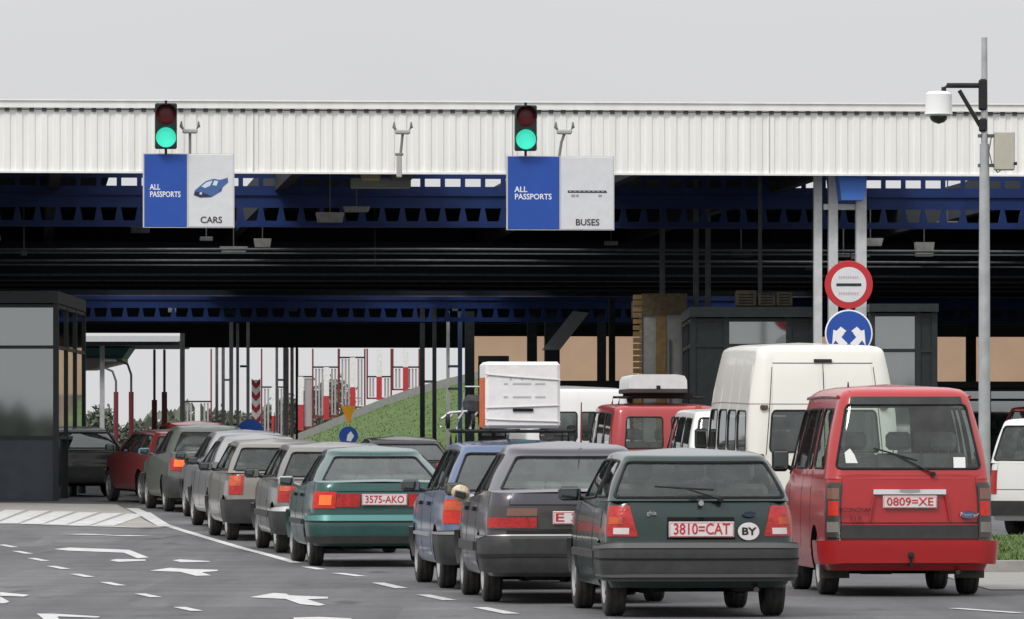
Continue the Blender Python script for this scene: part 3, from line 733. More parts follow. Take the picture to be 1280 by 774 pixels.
for a, b_, py, d in ((279, 289, 475, 205), (300, 310, 458, 192), (346, 357, 475, 203), (530, 543, 477, 170), (560, 575, 458, 175), (560, 575, 486, 175)):
    xw = (X(a, d)+X(b_, d))/2; w_ = X(b_, d)-X(a, d); bb = MB(); bb.box(-w_/2, w_/2, -.04, .04, -.035, .035); o = bb.build('column_tie', GSD, CB)
    c_, s_ = math.cos(-A_), math.sin(-A_); dy = d-105.8; o.location = (xw*c_-dy*s_, xw*s_+dy*c_, Z(py, d))
# small services hung in the dark: conduits, junction boxes and dead lamps
rnd = random.Random(21)
for k in range(26):
    d = rnd.uniform(118, 190); px = rnd.uniform(20, 1260); lx = X(px, d)/math.cos(A_); z0 = rnd.uniform(5.35, 5.9); w_ = rnd.uniform(.12, .45)
    b = MB(); b.rbox(-w_/2, w_/2, -.08, .08, 0, rnd.uniform(.07, .16), .01); o = b.build('junction_box', rnd.choice((GSD, mat('lamp_grey', (.22, .22, .20)), DRK)), CB)
    o.location = (lx, yy(d)-math.tan(A_)*lx, z0); MB().cyl((0, 0, .06), (0, 0, 6.95-z0), .014, 6).build('hanger', GSD, o)
for y, z in ((yy(124), 5.42), (yy(134), 5.5), (yy(140), 5.36)):
    MB().tube([(-34, y, z), (-10, y, z-.03), (0, y, z), (12, y, z-.02), (34, y, z)], .03, 6).build('conduit', GSD, CB)
# slanted grey stair soffit in the depth
d = 168; b = MB(); b.add([at(678, 437, d), at(700, 437, d), at(736, 391, d), at(716, 389, d)]+[at(678, 437, d)+Vector((0, 1.2, 0)), at(700, 437, d)+Vector((0, 1.2, 0)), at(736, 391, d)+Vector((0, 1.2, 0)), at(716, 389, d)+Vector((0, 1.2, 0))],
    [(0, 1, 2, 3), (7, 6, 5, 4), (0, 4, 5, 1), (1, 5, 6, 2), (2, 6, 7, 3), (3, 7, 4, 0)])
tag(b.build('stair_soffit', mat('soffit_grey', (.20, .21, .22), .6), recalc=True), 'slanted grey stair soffit hanging in the dark under the canopy', 'stairs')

# ---------------------------------------------------------------- signs and signals on the fascia
SBL = mat('sign_blue', (.022, .080, .37), .45, noise=.06, nscale=2); SWH = mat('sign_white', (.66, .67, .68), .5, noise=.04); STX = mat('sign_print', (.03, .03, .035), .6); STW = mat('sign_text_white', (.85, .85, .85), .5)
def lane_sign(px0, px1, pxm, py0, py1, word, label):
    d = 104.6+X((px0+px1)/2, 105)*math.tan(A_)-.1; r_ = empty('lane_sign', at((px0+px1)/2, py1, d), A_); tag(r_, label, 'sign', 'lane signs hanging from the canopy edge')
    s = F/d; w_ = (px1-px0)/s; h_ = (py1-py0)/s; xm = (pxm-(px0+px1)/2)/s
    MB().rbox(-w_/2, xm-.008, -.03, .03, 0, h_, .008).build('blue_panel', SBL, r_)
    pw = MB().rbox(xm+.008, w_/2, -.03, .03, 0, h_, .008).build('white_panel', SWH, r_)
    fr = MB()
    for z in (0.0, h_): fr.box(-w_/2-.01, w_/2+.01, -.02, .02, z-.012, z+.012)
    for x in (-w_/2, xm, w_/2): fr.box(x-.012, x+.012, -.034, .034, -.01, h_+.01)
    fr.build('frame', mat('sign_frame', (.62, .62, .63), .4, .5), r_)
    for x in (-w_*.35, w_*.35): MB().box(x-.03, x+.03, .03, .45, h_*.55, h_*.55+.05).build('bracket', GSD, r_)
    bw = xm+w_/2
    for k, t in enumerate(('ALL', 'PASSPORTS')):
        o = text('lettering', t, .135, STW, (-w_/2+bw*.14, -.034, h_*(.545-.10*k)), r_, align='LEFT', bold=.002); o.scale.x = (.76 if t == 'PASSPORTS' else .8)*bw/.745
    o = text('lettering', word, .155, STX, ((xm+w_/2)/2+.01, -.034, h_*.095), r_, bold=.002)
    return r_, xm, w_, h_, pw
r_, xm, w_, h_, pw = lane_sign(179.5, 292, 234.5, 193, 284, 'CARS', 'blue and white lane sign reading ALL PASSPORTS and CARS')
cx = (xm+w_/2)/2; cz = h_*.52
def flat(name, polys, y, mt, par):
    b = MB()
    for p in polys: b.prism([(cx+x, cz+z) for x, z in p], y, y+.003)
    return b.build(name, mt, par)
flat('car_picture_body', [[(-.29, -.10), (-.27, -.02), (-.18, .06), (-.08, .14), (.05, .18), (.16, .16), (.29, .20), (.30, .12), (.20, .03), (.14, -.06), (.02, -.13), (-.18, -.14)]], -.034, mat('print_blue', (.06, .13, .32), .5), r_)
flat('car_picture_glass', [[(-.16, .05), (-.07, .12), (.03, .15), (-.01, .06), (-.10, .02)], [(.06, .15), (.13, .14), (.10, .06), (.03, .07)]], -.037, mat('print_pale', (.62, .68, .74), .5), r_)
flat('car_picture_shadow', [[(-.28, -.10), (-.27, -.04), (-.16, -.05), (-.05, -.09), (.02, -.13), (-.18, -.14)], [(.13, -.05), (.20, .03), (.18, -.03)]], -.040, mat('print_dark', (.03, .03, .07), .5), r_)
flat('car_picture_lamp', [[(-.19, -.06), (-.15, -.05), (-.15, -.09), (-.19, -.09)]], -.043, mat('print_pale', (.62, .68, .74)), r_)
r_, xm, w_, h_, pw = lane_sign(633.5, 767, 700, 196, 287, 'BUSES', 'blue and white lane sign reading ALL PASSPORTS and BUSES')
cx = (xm+w_/2)/2; cz = h_*.52
flat('bus_picture_body', [[(-.33, -.02), (-.33, .02), (.33, .02), (.35, -.02)]], -.034, mat('print_dark', (.03, .03, .07)), r_)
flat('bus_picture_windows', [[(-.31+.08*k, -.005), (-.31+.08*k, .012), (-.26+.08*k, .012), (-.26+.08*k, -.005)] for k in range(8)], -.037, mat('print_grey', (.3, .32, .33), .5), r_)
flat('bus_picture_wheels', [[(-.27, -.09), (-.27, -.05), (-.20, -.05), (-.20, -.09)], [(-.185, -.09), (-.185, -.05), (-.14, -.05), (-.14, -.09)], [(.20, -.09), (.20, -.05), (.26, -.05), (.26, -.09)]], -.034, mat('print_grey', (.3, .32, .33)), r_)
def traffic_light(px, py, lab):
    d = 104.3+X(px, 105)*math.tan(A_); r_ = empty('traffic_light', at(px, py, d), A_); tag(r_, lab, 'traffic light', 'traffic lights above the lane signs')
    s = F/d; H = 57/s; w_ = 27.5/s
    MB().rbox(-w_/2, w_/2, 0, .16, 0, H, .02).build('housing', mat('signal_black', (.012, .025, .022), .5), r_)
    MB().tube([(0, .08, -.09), (0, .08, H+.05)], .022, 8).build('bracket', BLK, r_)
    gl = MB().lathe([(-.035, .001), (-.03, .09), (-.018, .145), (-.004, .172)], 'y', (0, 0, H*.25), 32); gl.build('green_lens', mat('green_lamp', (.03, .5, .35), .3, emit=(.06, .80, .55), es=.8), r_, 60)
    rl = MB().lathe([(-.035, .001), (-.03, .09), (-.018, .145), (-.004, .172)], 'y', (0, 0, H*.75), 32); rl.build('red_lens', mat('dark_red_lens', (.11, .012, .015), .35), r_, 60)
    for z in (.25, .75):
        v = []; n = 16
        for i in range(n+1):
            a = R(-10)+R(200)*i/n; v.append([Vector((.182*math.cos(a), y, H*z+.182*math.sin(a))) for y in (0, -.20+.05*abs(math.cos(a)))])
        MB().grid(v).build('visor', mat('signal_black', (.012, .025, .022)), r_, 60)
traffic_light(207.5, 186, 'two-lamp traffic light showing green above the CARS sign')
traffic_light(657.5, 188.5, 'two-lamp traffic light showing green above the BUSES sign')
def floodlight(px, py0, py1, lab, bend=0, extra=False):
    d = 104.5+X(px, 105)*math.tan(A_); r_ = empty('floodlight', at(px, py0, d), A_); tag(r_, lab, 'floodlight', 'twin-horn floodlights along the fascia'); s = F/d; H = (py0-py1)/s
    GM = mat('lamp_metal', (.22, .22, .21), .5, .3)
    MB().tube([(0, 0, 0), (bend*.4, 0, H*.45), (bend, 0, H-.14)], .024, 8).build('pole', GM, r_, 60)
    h = MB().rbox(bend-.13, bend+.13, -.08, .08, H-.15, H-.07, .02); h.build('head', mat('lamp_pale', (.4, .4, .38), .5), r_)
    for q in (-1, 1): MB().tube([(bend+q*.11, 0, H-.08), (bend+q*.15, 0, H-.03), (bend+q*.145, 0, H+.06)], [.02, .03, .012], 8).build('horn', GM, r_, 60)
    if extra:
        MB().rbox(-.07, .07, -.05, .05, H*.42, H*.47, .01).build('collar', GM, r_); MB().rbox(-.045, .045, -.05, .05, 0, H*.42, .015).build('sleeve', mat('lamp_pale', (.4, .4, .38)), r_)
floodlight(237.5, 193, 156, 'small twin-horn floodlight rising from the CARS sign')
floodlight(499, 222, 157, 'twin-horn floodlight on a thick sleeve between the two lane signs', .06, True)
floodlight(699, 196, 157, 'small twin-horn floodlight on a bent stem above the BUSES sign', .09)

# ---------------------------------------------------------------- camera mast
d = 75; mp_ = empty('camera_mast', (X(1230.5, d), d, g(d))); tag(mp_, 'grey steel mast with a white dome camera and beige cabinet beside the red van', 'mast')
s = F/d; zz = lambda py: Z(py, d)-g(d)
MST = mat('mast_grey', (.40, .41, .42), .55, .2, noise=.15, nscale=5)
m_ = MB(); m_.tube([(0, 0, 0), (0, 0, zz(330)), (0, 0, zz(180))], [.075, .068, .058], 20); m_.tube([(0, 0, zz(180)), (0, 0, zz(47))], [.042, .036], 16); m_.build('pole', MST, mp_, 40)
m_ = MB(); m_.rbox(-.07, .03, -.07, .07, zz(138), zz(99), .02); m_.rbox(-.065, .03, -.07, .07, zz(165), zz(148), .02)
m_.tube([(-.06, 0, zz(107)), (-.46, 0, zz(107)), (-.50, 0, zz(110)), (-.50, 0, zz(116))], .033, 10); m_.tube([(-.05, 0, zz(158)), (-.31, 0, zz(113))], .026, 8)
m_.build('arm', BLK, mp_, 40)
m_ = MB(); x = -.56
m_.lathe([(zz(114), .01), (zz(114.5), .12), (zz(118), .165), (zz(139), .165), (zz(143), .175), (zz(145), .14), (zz(145.5), .01)], 'z', (-.565, 0, 0), 28); m_.build('camera_housing', mat('camera_white', (.8, .8, .8), .35), mp_, 40)
m_ = MB(); m_.lathe([(zz(145), .11), (zz(149), .105), (zz(153), .07), (zz(155), .005)], 'z', (-.565, 0, 0), 24); m_.build('camera_dome', mat('dome_black', (.01, .01, .012), .08, coat=1), mp_, 60)
m_ = MB(); m_.rbox(.12, .37, -.08, .08, zz(213), zz(165), .012); ob = m_.build('cabinet', mat('cabinet_beige', (.46, .44, .37), .55, noise=.05), mp_)
m_ = MB()
for py in (170, 207): m_.box(-.08, .12, -.03, .03, zz(py)-.02, zz(py)+.02)
m_.tube([(.08, -.06, zz(172)), (.05, -.07, zz(190)), (.09, -.06, zz(206)), (.16, -.03, zz(216)), (.2, 0, zz(213))], .008, 6)
m_.build('cabinet_bracket', GSD, mp_); MB().rbox(.355, .395, -.1, -.075, zz(207), zz(203), .004).build('cabinet_lock', BLK, ob)

# round traffic signs between the columns
d = 98.0; ps = empty('sign_post', (X(1061, d), d, g(d))); tag(ps, 'slim grey post carrying the two round signs behind the white high-roof van', 'post')
MB().cyl((0, .05, 0), (0, .05, Z(326, d)-g(d)), .03, 12).build('pole', GPL, ps, 40)
def disc(px, py, r, name, lab, rim):
    o = empty('round_sign', at(px, py, d)); tag(o, lab, 'sign')
    MB().lathe([(-.008, .001), (-.008, r*.985), (.0, r), (.012, r), (.012, .001)], 'y', n=48).build('plate', rim, o, 30)
    return o
SR = mat('sign_red', (.50, .03, .04), .45); o = disc(1061, 356, .388, '', 'round red-rimmed white sign with a black bar, above the white van roof', SR)
MB().lathe([(-.012, .001), (-.012, .282), (-.008, .284)], 'y', n=48).build('white_face', SWH, o, 30)
MB().box(-.20, .20, -.018, -.0125, -.022, .022).build('bar', STX, o)
m_ = MB(); rnd = random.Random(5)
for z0 in (.12, -.14):
    for k in range(9): x = -.16+.036*k; m_.box(x, x+.022, -.016, -.0125, z0-.02+rnd.uniform(-.004, .004), z0+.02)
m_.build('faint_lettering', mat('faded_pink', (.58, .40, .42), .6), o)
o = disc(1061, 417, .385, '', 'round blue sign with two white diverging arrows, half hidden by the white van roof', STW)
MB().lathe([(-.012, .001), (-.012, .36), (-.008, .362)], 'y', n=48).build('blue_face', mat('sign_blue', (.035, .115, .46)), o, 30)
m_ = MB()
for q in (-1, 1): m_.prism([(q*x, z) for x, z in ((.02, -.16), (.12, -.06), (.07, .00), (.25, .06), (.27, -.20), (.215, -.11), (.13, -.21), (.06, -.21))][::q], -.018, -.0125)
for q in (-1, 1): m_.prism([(q*x, z) for x, z in ((.04, .04), (.13, .11), (.20, .04), (.12, -.03))][::q], -.019, -.0123)
m_.build('arrows', STW, o)

# ---------------------------------------------------------------- booths
GLB = glass('booth_glass', (.16, .19, .20), .5, .03, .10, .30)
FRM = mat('booth_frame', (.022, .028, .028), .4, .2, noise=.15); PAN = mat('booth_panel', (.045, .055, .07), .22, .3, coat=.6, noise=.2, nscale=3)
INT = mat('booth_inside', (.05, .05, .05), .9)
def booth(name, lab, x0, x1, y0, dep, zt, mull, sill, roofo=.25, panes=((0, 1),), cat='booth', grp=None, trans=None, top=.3, dark=()):
    gz = g(y0+1)-.1; r_ = empty(name, ((x0+x1)/2, y0, gz)); tag(r_, lab, cat, grp); w_ = (x1-x0)/2; H = zt-gz
    MB().box(-w_-roofo*.3, w_+roofo*.3, -roofo, dep+roofo, H-top, H).build('roof', FRM, r_)
    MB().box(-w_+.03, w_-.03, .03, dep-.03, 0, sill).build('lower_panel', PAN, r_)
    fr = MB(); n = len(mull)
    for x in [-w_, w_]+list(mull):
        fr.box(x-.05, x+.05, -.05, .05, 0, H-top-.002)
    for x in (-w_, w_):
        for y in (dep*.33, dep*.66, dep): fr.box(x-.05, x+.05, y-.05, y+.05, 0, H-top-.002)
    for z in (sill, trans if trans else sill+.9, H-top-.05): fr.box(-w_-.04, w_+.04, -.045, .045, z-.03, z+.03); fr.box(-w_-.04, -w_+.04, .05, dep, z-.03, z+.03); fr.box(w_-.04, w_+.04, .05, dep, z-.03, z+.03)
    fr.build('frame', FRM, r_)
    xs = sorted([-w_, w_]+list(mull))
    for k, (a, b) in enumerate(zip(xs[:-1], xs[1:])): MB().box(a+.05, b-.05, -.012, .012, sill+.03, H-top-.08).build('dark_panel' if k in dark else 'window', FRM if k in dark else GLB, r_)
    for x in (-w_, w_): MB().box(x-.012, x+.012, .06, dep-.06, sill+.03, H-top-.08).build('window', GLB, r_)
    MB().box(-w_+.08, w_-.08, dep-.12, dep-.08, sill, H-top).build('back_wall', INT, r_)
    MB().rbox(-w_*.6, w_*.2, .6, 1.2, sill-.1, sill+.35, .03).build('desk', mat('desk_grey', (.25, .25, .24), .7), r_)
    return r_
d = 110.5; s = F/d
b1 = booth('inspection_booth', 'dark glass inspection booth cut by the left edge, under the canopy', X(-190, d), X(70, d), d, 7, Z(364, d), (-.55, .62), Z(547, d)-g(d+1)+.1, .15, trans=Z(434, d)-g(d+1)+.1, top=.22)
m_ = MB().rbox(1.95, 2.5, .3, 1.0, -.0, .55, .2) if False else None
p1 = MB().box(.0, .03, 0, 0.001, 0, .1)
d = 108; booth('inspection_booth', 'dark booth with a grey pane seen above the white high-roof van', X(866, d), X(1016, d), d, 5, Z(384, d), (X(908, d)-X(941, d), X(986, d)-X(941, d)), 1.2, .2, trans=2.9, top=.18, dark=(0, 2))
b2 = bpy.data.objects[-1] if False else None
EQ = mat('rooftop_khaki', (.06, .052, .03), .8, noise=.3)
for k, (px, w_, h_) in enumerate(((932, 26, 20), (958, 22, 16), (980, 20, 18))):
    o = MB().rbox(-w_/2/70, w_/2/70, -.2, .2, 0, h_/70, .02).build('ventilation_box', EQ); o.location = at(px, 383.5, 108.2); tag(o, ('wide', 'narrow middle', 'right-hand')[k]+' khaki ventilation box on the roof of the dark booth above the white van', 'ventilation box', 'ventilation boxes on the booth roof')
    ct = MB()
    for q in range(4): ct.box(-w_/2/70+.05, w_/2/70-.05, -.206, -.202, .05+q*.05, .07+q*.05)
    ct.build('louvre', GAP, o)
d = 106.5; booth('inspection_booth', 'dark booth with tall grey windows right of the round signs', X(1090, d), X(1168, d), d, 5, Z(380, d), (X(1147, d)-X(1129, d),), 1.0, .2, trans=Z(432, d)-g(d), top=.14, dark=(1,))
# slatted kiosk
d = 119; kx = X(826, d); ki = empty('slatted_kiosk', (kx, d, g(d))); tag(ki, 'narrow kiosk with brown slatted corner and grey panels under the canopy', 'kiosk')
s = F/d; H = Z(367, d)-g(d); w_ = 33/s
MB().box(-w_+.16, w_, .02, 3, 0, H-.42).build('wall', mat('kiosk_grey', (.34, .34, .32), .7, noise=.12), ki)
m_ = MB()
z = .05
while z < H-.05: m_.box(-w_-.02, -w_+.15, -.03, .4, z, z+.09); z += .12
m_.build('slats', mat('slat_brown', (.26, .17, .07), .7, noise=.25), ki)
m_ = MB(); m_.prism([(-w_, H-.42), (-w_, H-.1), (-w_+.15, H), (w_, H), (w_, H-.42)], -.02, 3); m_.build('roof', mat('kiosk_brown', (.13, .10, .06), .8, noise=.3, nscale=12), ki)
MB().box(-w_+.42, -w_+.62, -.01, .02, 0, H-.43).build('post', mat('slat_brown', (.26, .17, .07)), ki)
m_ = MB(); m_.box(w_-.1, w_-.06, -.03, .02, 0, H-.6); m_.box(w_-.35, w_-.32, -.03, .02, 0, H-.9); m_.build('seam', GSD, ki)
# low dark booths in the depth
for k, (px0, px1, py, d, lab) in enumerate(((690, 790, 476, 150, 'low dark booth far back between the kiosk and the white roof load'), (600, 634, 445, 158, 'small dark cabin against the tan customs building'), (1172, 1300, 477, 150, 'dark cabin low behind the camera mast'))):
    booth('distant_booth', lab, X(px0, d), X(px1, d), d, 4, Z(py, d), (0,), 1.0, .15, trans=1.9, top=.16)
# lit lamp on a post
# customs building
d = 262; TAN = mat('tan_render', (.42, .285, .19), .85, noise=.08, nscale=.6); cu = empty('customs_building', (X(900, d), d, g(d))); tag(cu, 'tan rendered customs building with dark windows beyond the canopy', 'building')
x0, x1 = X(588, d)-X(900, d), 22; H = Z(395, d)-g(d)
MB().box(x0, x1, 0, 12, -.5, H).build('wall', TAN, cu)
MB().box(x0-.3, x1+.3, -.4, 12.4, H+.002, H+.4).build('roof', GSD, cu)
for px in [605+46*i for i in range(15)]:
    xx = X(px, d)-X(900, d); w_ = MB().box(xx-.5, xx+.5, -.03, -.005, 1.2, 2.9).build('window', GLD, cu); f_ = MB()
    for a in ((xx-.56, xx-.5), (xx+.5, xx+.56)): f_.box(a[0], a[1], -.06, -.004, 1.14, 2.96)
    f_.build('frame', GSD, w_)
# side canopy at the left
d = 204; sc_ = empty('fuel_canopy', (X(165, d), d, g(d))); tag(sc_, 'small flat canopy with a white edge and teal soffit behind the left booth', 'canopy')
zt = Z(420, d)-g(d); x1 = X(230, d)-X(165, d)
MB().prism([(-8, zt-.19), (x1-.17, zt-.19), (x1, zt), (-8, zt)], 0, .3).build('white_edge', SWH, sc_)
m_ = MB(); m_.add([(-8, .3, zt-.02), (x1, .3, zt-.02), (x1, 6, zt-.02), (-8, 6, zt-.02), (-8, .3, zt-.35), (x1-.15, .3, zt-.30), (x1-.15, 6, zt-.35), (-8, 6, zt-.35)], [(0, 1, 2, 3), (7, 6, 5, 4), (0, 4, 5, 1), (1, 5, 6, 2), (2, 6, 7, 3)])
m_.build('roof_slab', mat('soffit_olive', (.10, .11, .10), .8), sc_)
m_ = MB(); m_.prism([(-8, zt-.72), (-.45, zt-.72), (-.2, zt-.36), (-8, zt-.36)], 2, 5); m_.build('teal_beam', mat('teal_fascia', (.06, .17, .18), .6), sc_)
MB().prism([(-8, zt-1.2), (-1.5, zt-1.1), (-.45, zt-.85), (-.45, zt-.725), (-8, zt-.725)], 1.9, 5).build('beige_beam', mat('beige_fascia', (.35, .32, .27), .7), sc_)
MB().box(-1.15, -1.0, 1, 1.2, -.3, zt-.16).build('column', GPL, sc_)

# ---------------------------------------------------------------- grass bank with ramp and striped gates
top = [(330, 560), (370, 553), (400, 541), (440, 524), (480, 508), (520, 494), (560, 483), (600, 474)]
bk = MB(); rows = []
for k in range(7):
    a = k/6; rows.append([Vector((X(px, 201+23*a), 201+23*a, g(200)-.1+(Z(py, 224)-g(200)+.1)*(a**.8)*(1))) for px, py in top])
bk.grid(rows); tag(bk.build('grass_bank', mat('bank_grass', (.070, .115, .028), .95, noise=.25, nscale=2.2, bump=.5, bscale=9), smooth=60), kind='structure')
bt = MB(); rnd = random.Random(9)
for i in range(2500):
    a = rnd.random(); u = rnd.random()*(len(top)-1.01); j = int(u); f = u-j; px = top[j][0]+(top[j+1][0]-top[j][0])*f; py = top[j][1]+(top[j+1][1]-top[j][1])*f
    d = 201+23*a; p = Vector((X(px, d), d, g(200)-.1+(Z(py, 224)-g(200)+.1)*(a**.8)))
    h = rnd.uniform(.02, .07); q = rnd.uniform(-.03, .03); bt.add([p+Vector((-.03, 0, -.02)), p+Vector((.03, 0, -.02)), p+Vector((q, q, h))], [(0, 1, 2)])
tag(bt.build('bank_grass_tufts', GRS), kind='stuff')
rp = MB(); rp.grid([[Vector((X(px, 224), 224, Z(py, 224)-.3)) for px, py in top], [Vector((X(px, 224), 224, Z(py, 224)+.30)) for px, py in top], [Vector((X(px, 224), 232, Z(py, 224)+.30)) for px, py in top], [Vector((X(px, 224), 232, 0)) for px, py in top]])
tag(rp.build('ramp', mat('ramp_concrete', (.26, .26, .25), .85, noise=.1)), kind='structure')
RDP = mat('post_red', (.42, .035, .04), .6, noise=.15); WHP = mat('post_white', (.72, .72, .70), .6, noise=.1); DRP = mat('dark_red_steel', (.16, .03, .035), .6); MSH = mat('mesh_grey', (.36, .34, .34), .6)
def gate(px, pw, pm, pb, side, bar, bot, d, lab, n=4):
    s = F/d; r_ = empty('striped_gate', at(px, pb, d)); tag(r_, lab, 'gate', 'red and white gate frames climbing the ramp'); z = lambda p: (pb-p)/s; w_ = 3.3/s
    MB().box(-w_, w_, -w_, w_, z(pm), z(pw)).build('white_post', WHP, r_); MB().box(-w_*1.02, w_*1.02, -w_, w_, 0, z(pm)-.002).build('red_post', RDP, r_)
    for q in side:
        MB().box(q/s-.03, q/s+.03, -.03, .03, z(bot), z(min(bar, 436))).build('side_post', DRP, r_)
    MB().box(side[0]/s, side[1]/s, -.035, .035, z(bar+1), z(bar-1)).build('top_bar', BLK, r_)
    MB().box(side[0]/s, side[1]/s, -.03, .03, z(bot), z(bot-2)).build('bottom_bar', DRP, r_)
    m_ = MB()
    for k in range(1, n*2):
        x = (side[0]+(side[1]-side[0])*k/(n*2))/s
        if abs(x) > w_*1.3: m_.box(x-.035, x+.035, .02, .05, z(bot-3), z(bar+2))
    m_.build('bars', MSH, r_)
G_ = [(247, 503, 534, 560, (-17, 17), 502, 545, 222), (343, 480, 520, 552, (-16, 17), 484, 548, 216), (376, 471, 506, 538, (-4, 15), 471, 536, 212), (408, 459, 495, 524, (-17, 15), 459, 522, 210), (441, 447, 484, 510, (-17, 15), 447, 510, 208.5), (474, 437, 471, 500, (-15, 15), 471, 499, 208), (507, 437, 459, 489, (-16, 17), 459, 488, 207.5)]
for i, q in enumerate(G_):
    lab = ['lowest red and white gate frame, seen above the bright red roof', 'red and white gate frame just right of the chevron post', 'red and white gate frame where the grass bank starts', 'red and white gate frame left of the yellow triangle sign', 'red and white gate frame right above the yellow triangle sign', 'second highest red and white gate frame on the ramp', 'highest red and white gate frame on the ramp'][i]
    q = q[:7]+(q[7]+18,)+q[8:]; gate(*q, lab)
for px, py0, py1 in ((391, 437, 520), (424, 437, 512), (458, 437, 500), (489, 437, 492), (333, 500, 556), (222, 502, 556)):
    pass
# tall lamp posts
def street_lamp(px, pyt, d, lab, head=-1, red=490):
    r_ = empty('street_lamp', (X(px, d), d, g(d))); tag(r_, lab, 'street lamp', 'street lamps beyond the queue'); H = Z(pyt, d)-g(d); hr = Z(red, d)-g(d)
    MB().tube([(0, 0, 0), (0, 0, hr)], .085, 8).build('lower_pole', DRP, r_, 60)
    if head: MB().tube([(0, 0, hr), (0, 0, H-.5), (head*.12, 0, H-.15), (head*.45, 0, H), (head*.8, 0, H)], .04, 8).build('upper_pole', GSD, r_, 60); MB().rbox(head*.75-.2, head*.75+.25, -.1, .1, H-.06, H+.03, .03).build('lamp_head', GPL, r_)
    else: MB().tube([(0, 0, hr), (0, 0, H)], .04, 8).build('upper_pole', DRP, r_, 60)
street_lamp(145, 459, 215, 'thin lamp post with a curved arm, nearest the left booth')
street_lamp(164, 450, 205, 'lamp post with a curved arm, second from the left booth')
street_lamp(193, 437, 190, 'straight dark red mast, left of a near twin', 0, 500); street_lamp(205.5, 437, 188, 'straight dark red mast, right of its near twin', 0, 490)
# chevron post, small signs
d = 180; r_ = empty('chevron_post', at(320, 560, d)); tag(r_, 'red and white chevron post standing between the thin canopy columns', 'post'); s = F/d; H = 85/s; w_ = 5.5/s
MB().box(-w_, w_, -.06, .06, 0, H).build('board', WHP, r_); m_ = MB(); z = .3
while z < H-.25:
    for q in (-1, 1): m_.add([(0, -.065, z), (q*w_, -.065, z+.15), (q*w_, -.065, z+.32), (0, -.065, z+.17)], [(0, 1, 2, 3)])
    z += .36
m_.build('red_chevrons', mat('chevron_red', (.35, .03, .04), .6), r_)
d = 125; SBL2 = mat('sign_blue', (.035, .115, .46))
def rsign(px, py, r, d, lab, deco):
    o = empty('round_sign', at(px, py, d)); tag(o, lab, 'sign'); MB().lathe([(-.008, .001), (-.008, r), (.01, r), (.01, .001)], 'y', n=32).build('face', SBL2, o, 30)
    m_ = MB(); [m_.prism(p, -.014, -.0085) for p in deco]; m_.build('arrow', STW, o)
    MB().cyl((0, .04, -(at(px, py, d).z-g(d))), (0, .04, 0), .025, 8).build('post', GPL, o)
    return o
rsign(313, 541, .28, d, 'round blue sign with a white arrow above the silver cars', [[(-.06, -.22), (.06, -.22), (.06, -.06), (.14, -.06), (0, .06), (-.14, -.06), (-.06, -.06)]])
rsign(435.5, 545, .20, 128, 'small round blue sign with a white arrow under the yellow triangle', [[(-.02, .02), (.05, .10), (.12, .0), (.05, -.12), (-.04, -.10)]])
d = 128; o = empty('triangle_sign', at(435.5, 519, d)); tag(o, 'yellow give-way triangle pointing down, in front of the grass bank', 'sign')
MB().prism([(-.155, .19), (.155, .19), (0, -.21)], -.01, .01).build('face', mat('sign_yellow', (.80, .36, .02), .5), o); MB().cyl((0, .04, -.8), (0, .04, .1), .02, 8).build('post', GPL, o)

# ---------------------------------------------------------------- trees
LF = [mat('leaf_dark', (.07, .085, .06), .8), mat('leaf_mid', (.11, .13, .09), .8), mat('leaf_light', (.17, .185, .14), .8)]
BRK = mat('bark', (.10, .08, .06), .9)
def tree(px, d, H, w_, lab, seed, conifer=False):
    H *= .62
    rn = random.Random(seed); r_ = empty('tree' if not conifer else 'conifer', (X(px, d), d, g(d))); tag(r_, lab, 'tree', 'trees beyond the border crossing')
    t = MB(); t.tube([(0, 0, 0), (.05, 0, H*.4), (0, .05, H*.9)], [.13, .09, .02], 8)
    for k in range(8): a = rn.uniform(0, 6.3); z = H*rn.uniform(.3, .7); t.tube([(0, 0, z), (w_*.35*math.cos(a), w_*.35*math.sin(a), z+H*.15)], [.04, .01], 5)
    t.build('trunk', BRK, r_, 60); c_ = MB()
    for k in range(80):
        u = rn.random(); z = H*(.15+.82*u); rad = w_/2*(1-u)**.8 if conifer else w_/2*math.sin(math.pi*(.12+.8*u))**.6
        a = rn.uniform(0, 6.3); rr = rad*math.sqrt(rn.random()); cx_, cy_ = rr*math.cos(a), rr*math.sin(a); mi = rn.choice((0, 0, 1, 1, 2))
        for q in range(26):
            p = Vector((cx_+rn.gauss(0, .22), cy_+rn.gauss(0, .22), z+rn.gauss(0, .18))); e1 = Vector((rn.gauss(0, 1), rn.gauss(0, 1), rn.gauss(0, 1))).normalized()*.11; e2 = e1.cross(Vector((rn.gauss(0, 1), rn.gauss(0, 1), rn.gauss(0, 1)))).normalized()*.07
            c_.add([p-e1, p+e2, p+e1, p-e2], [(0, 1, 2, 3)], mi)
    c_.build('crown', LF, r_)
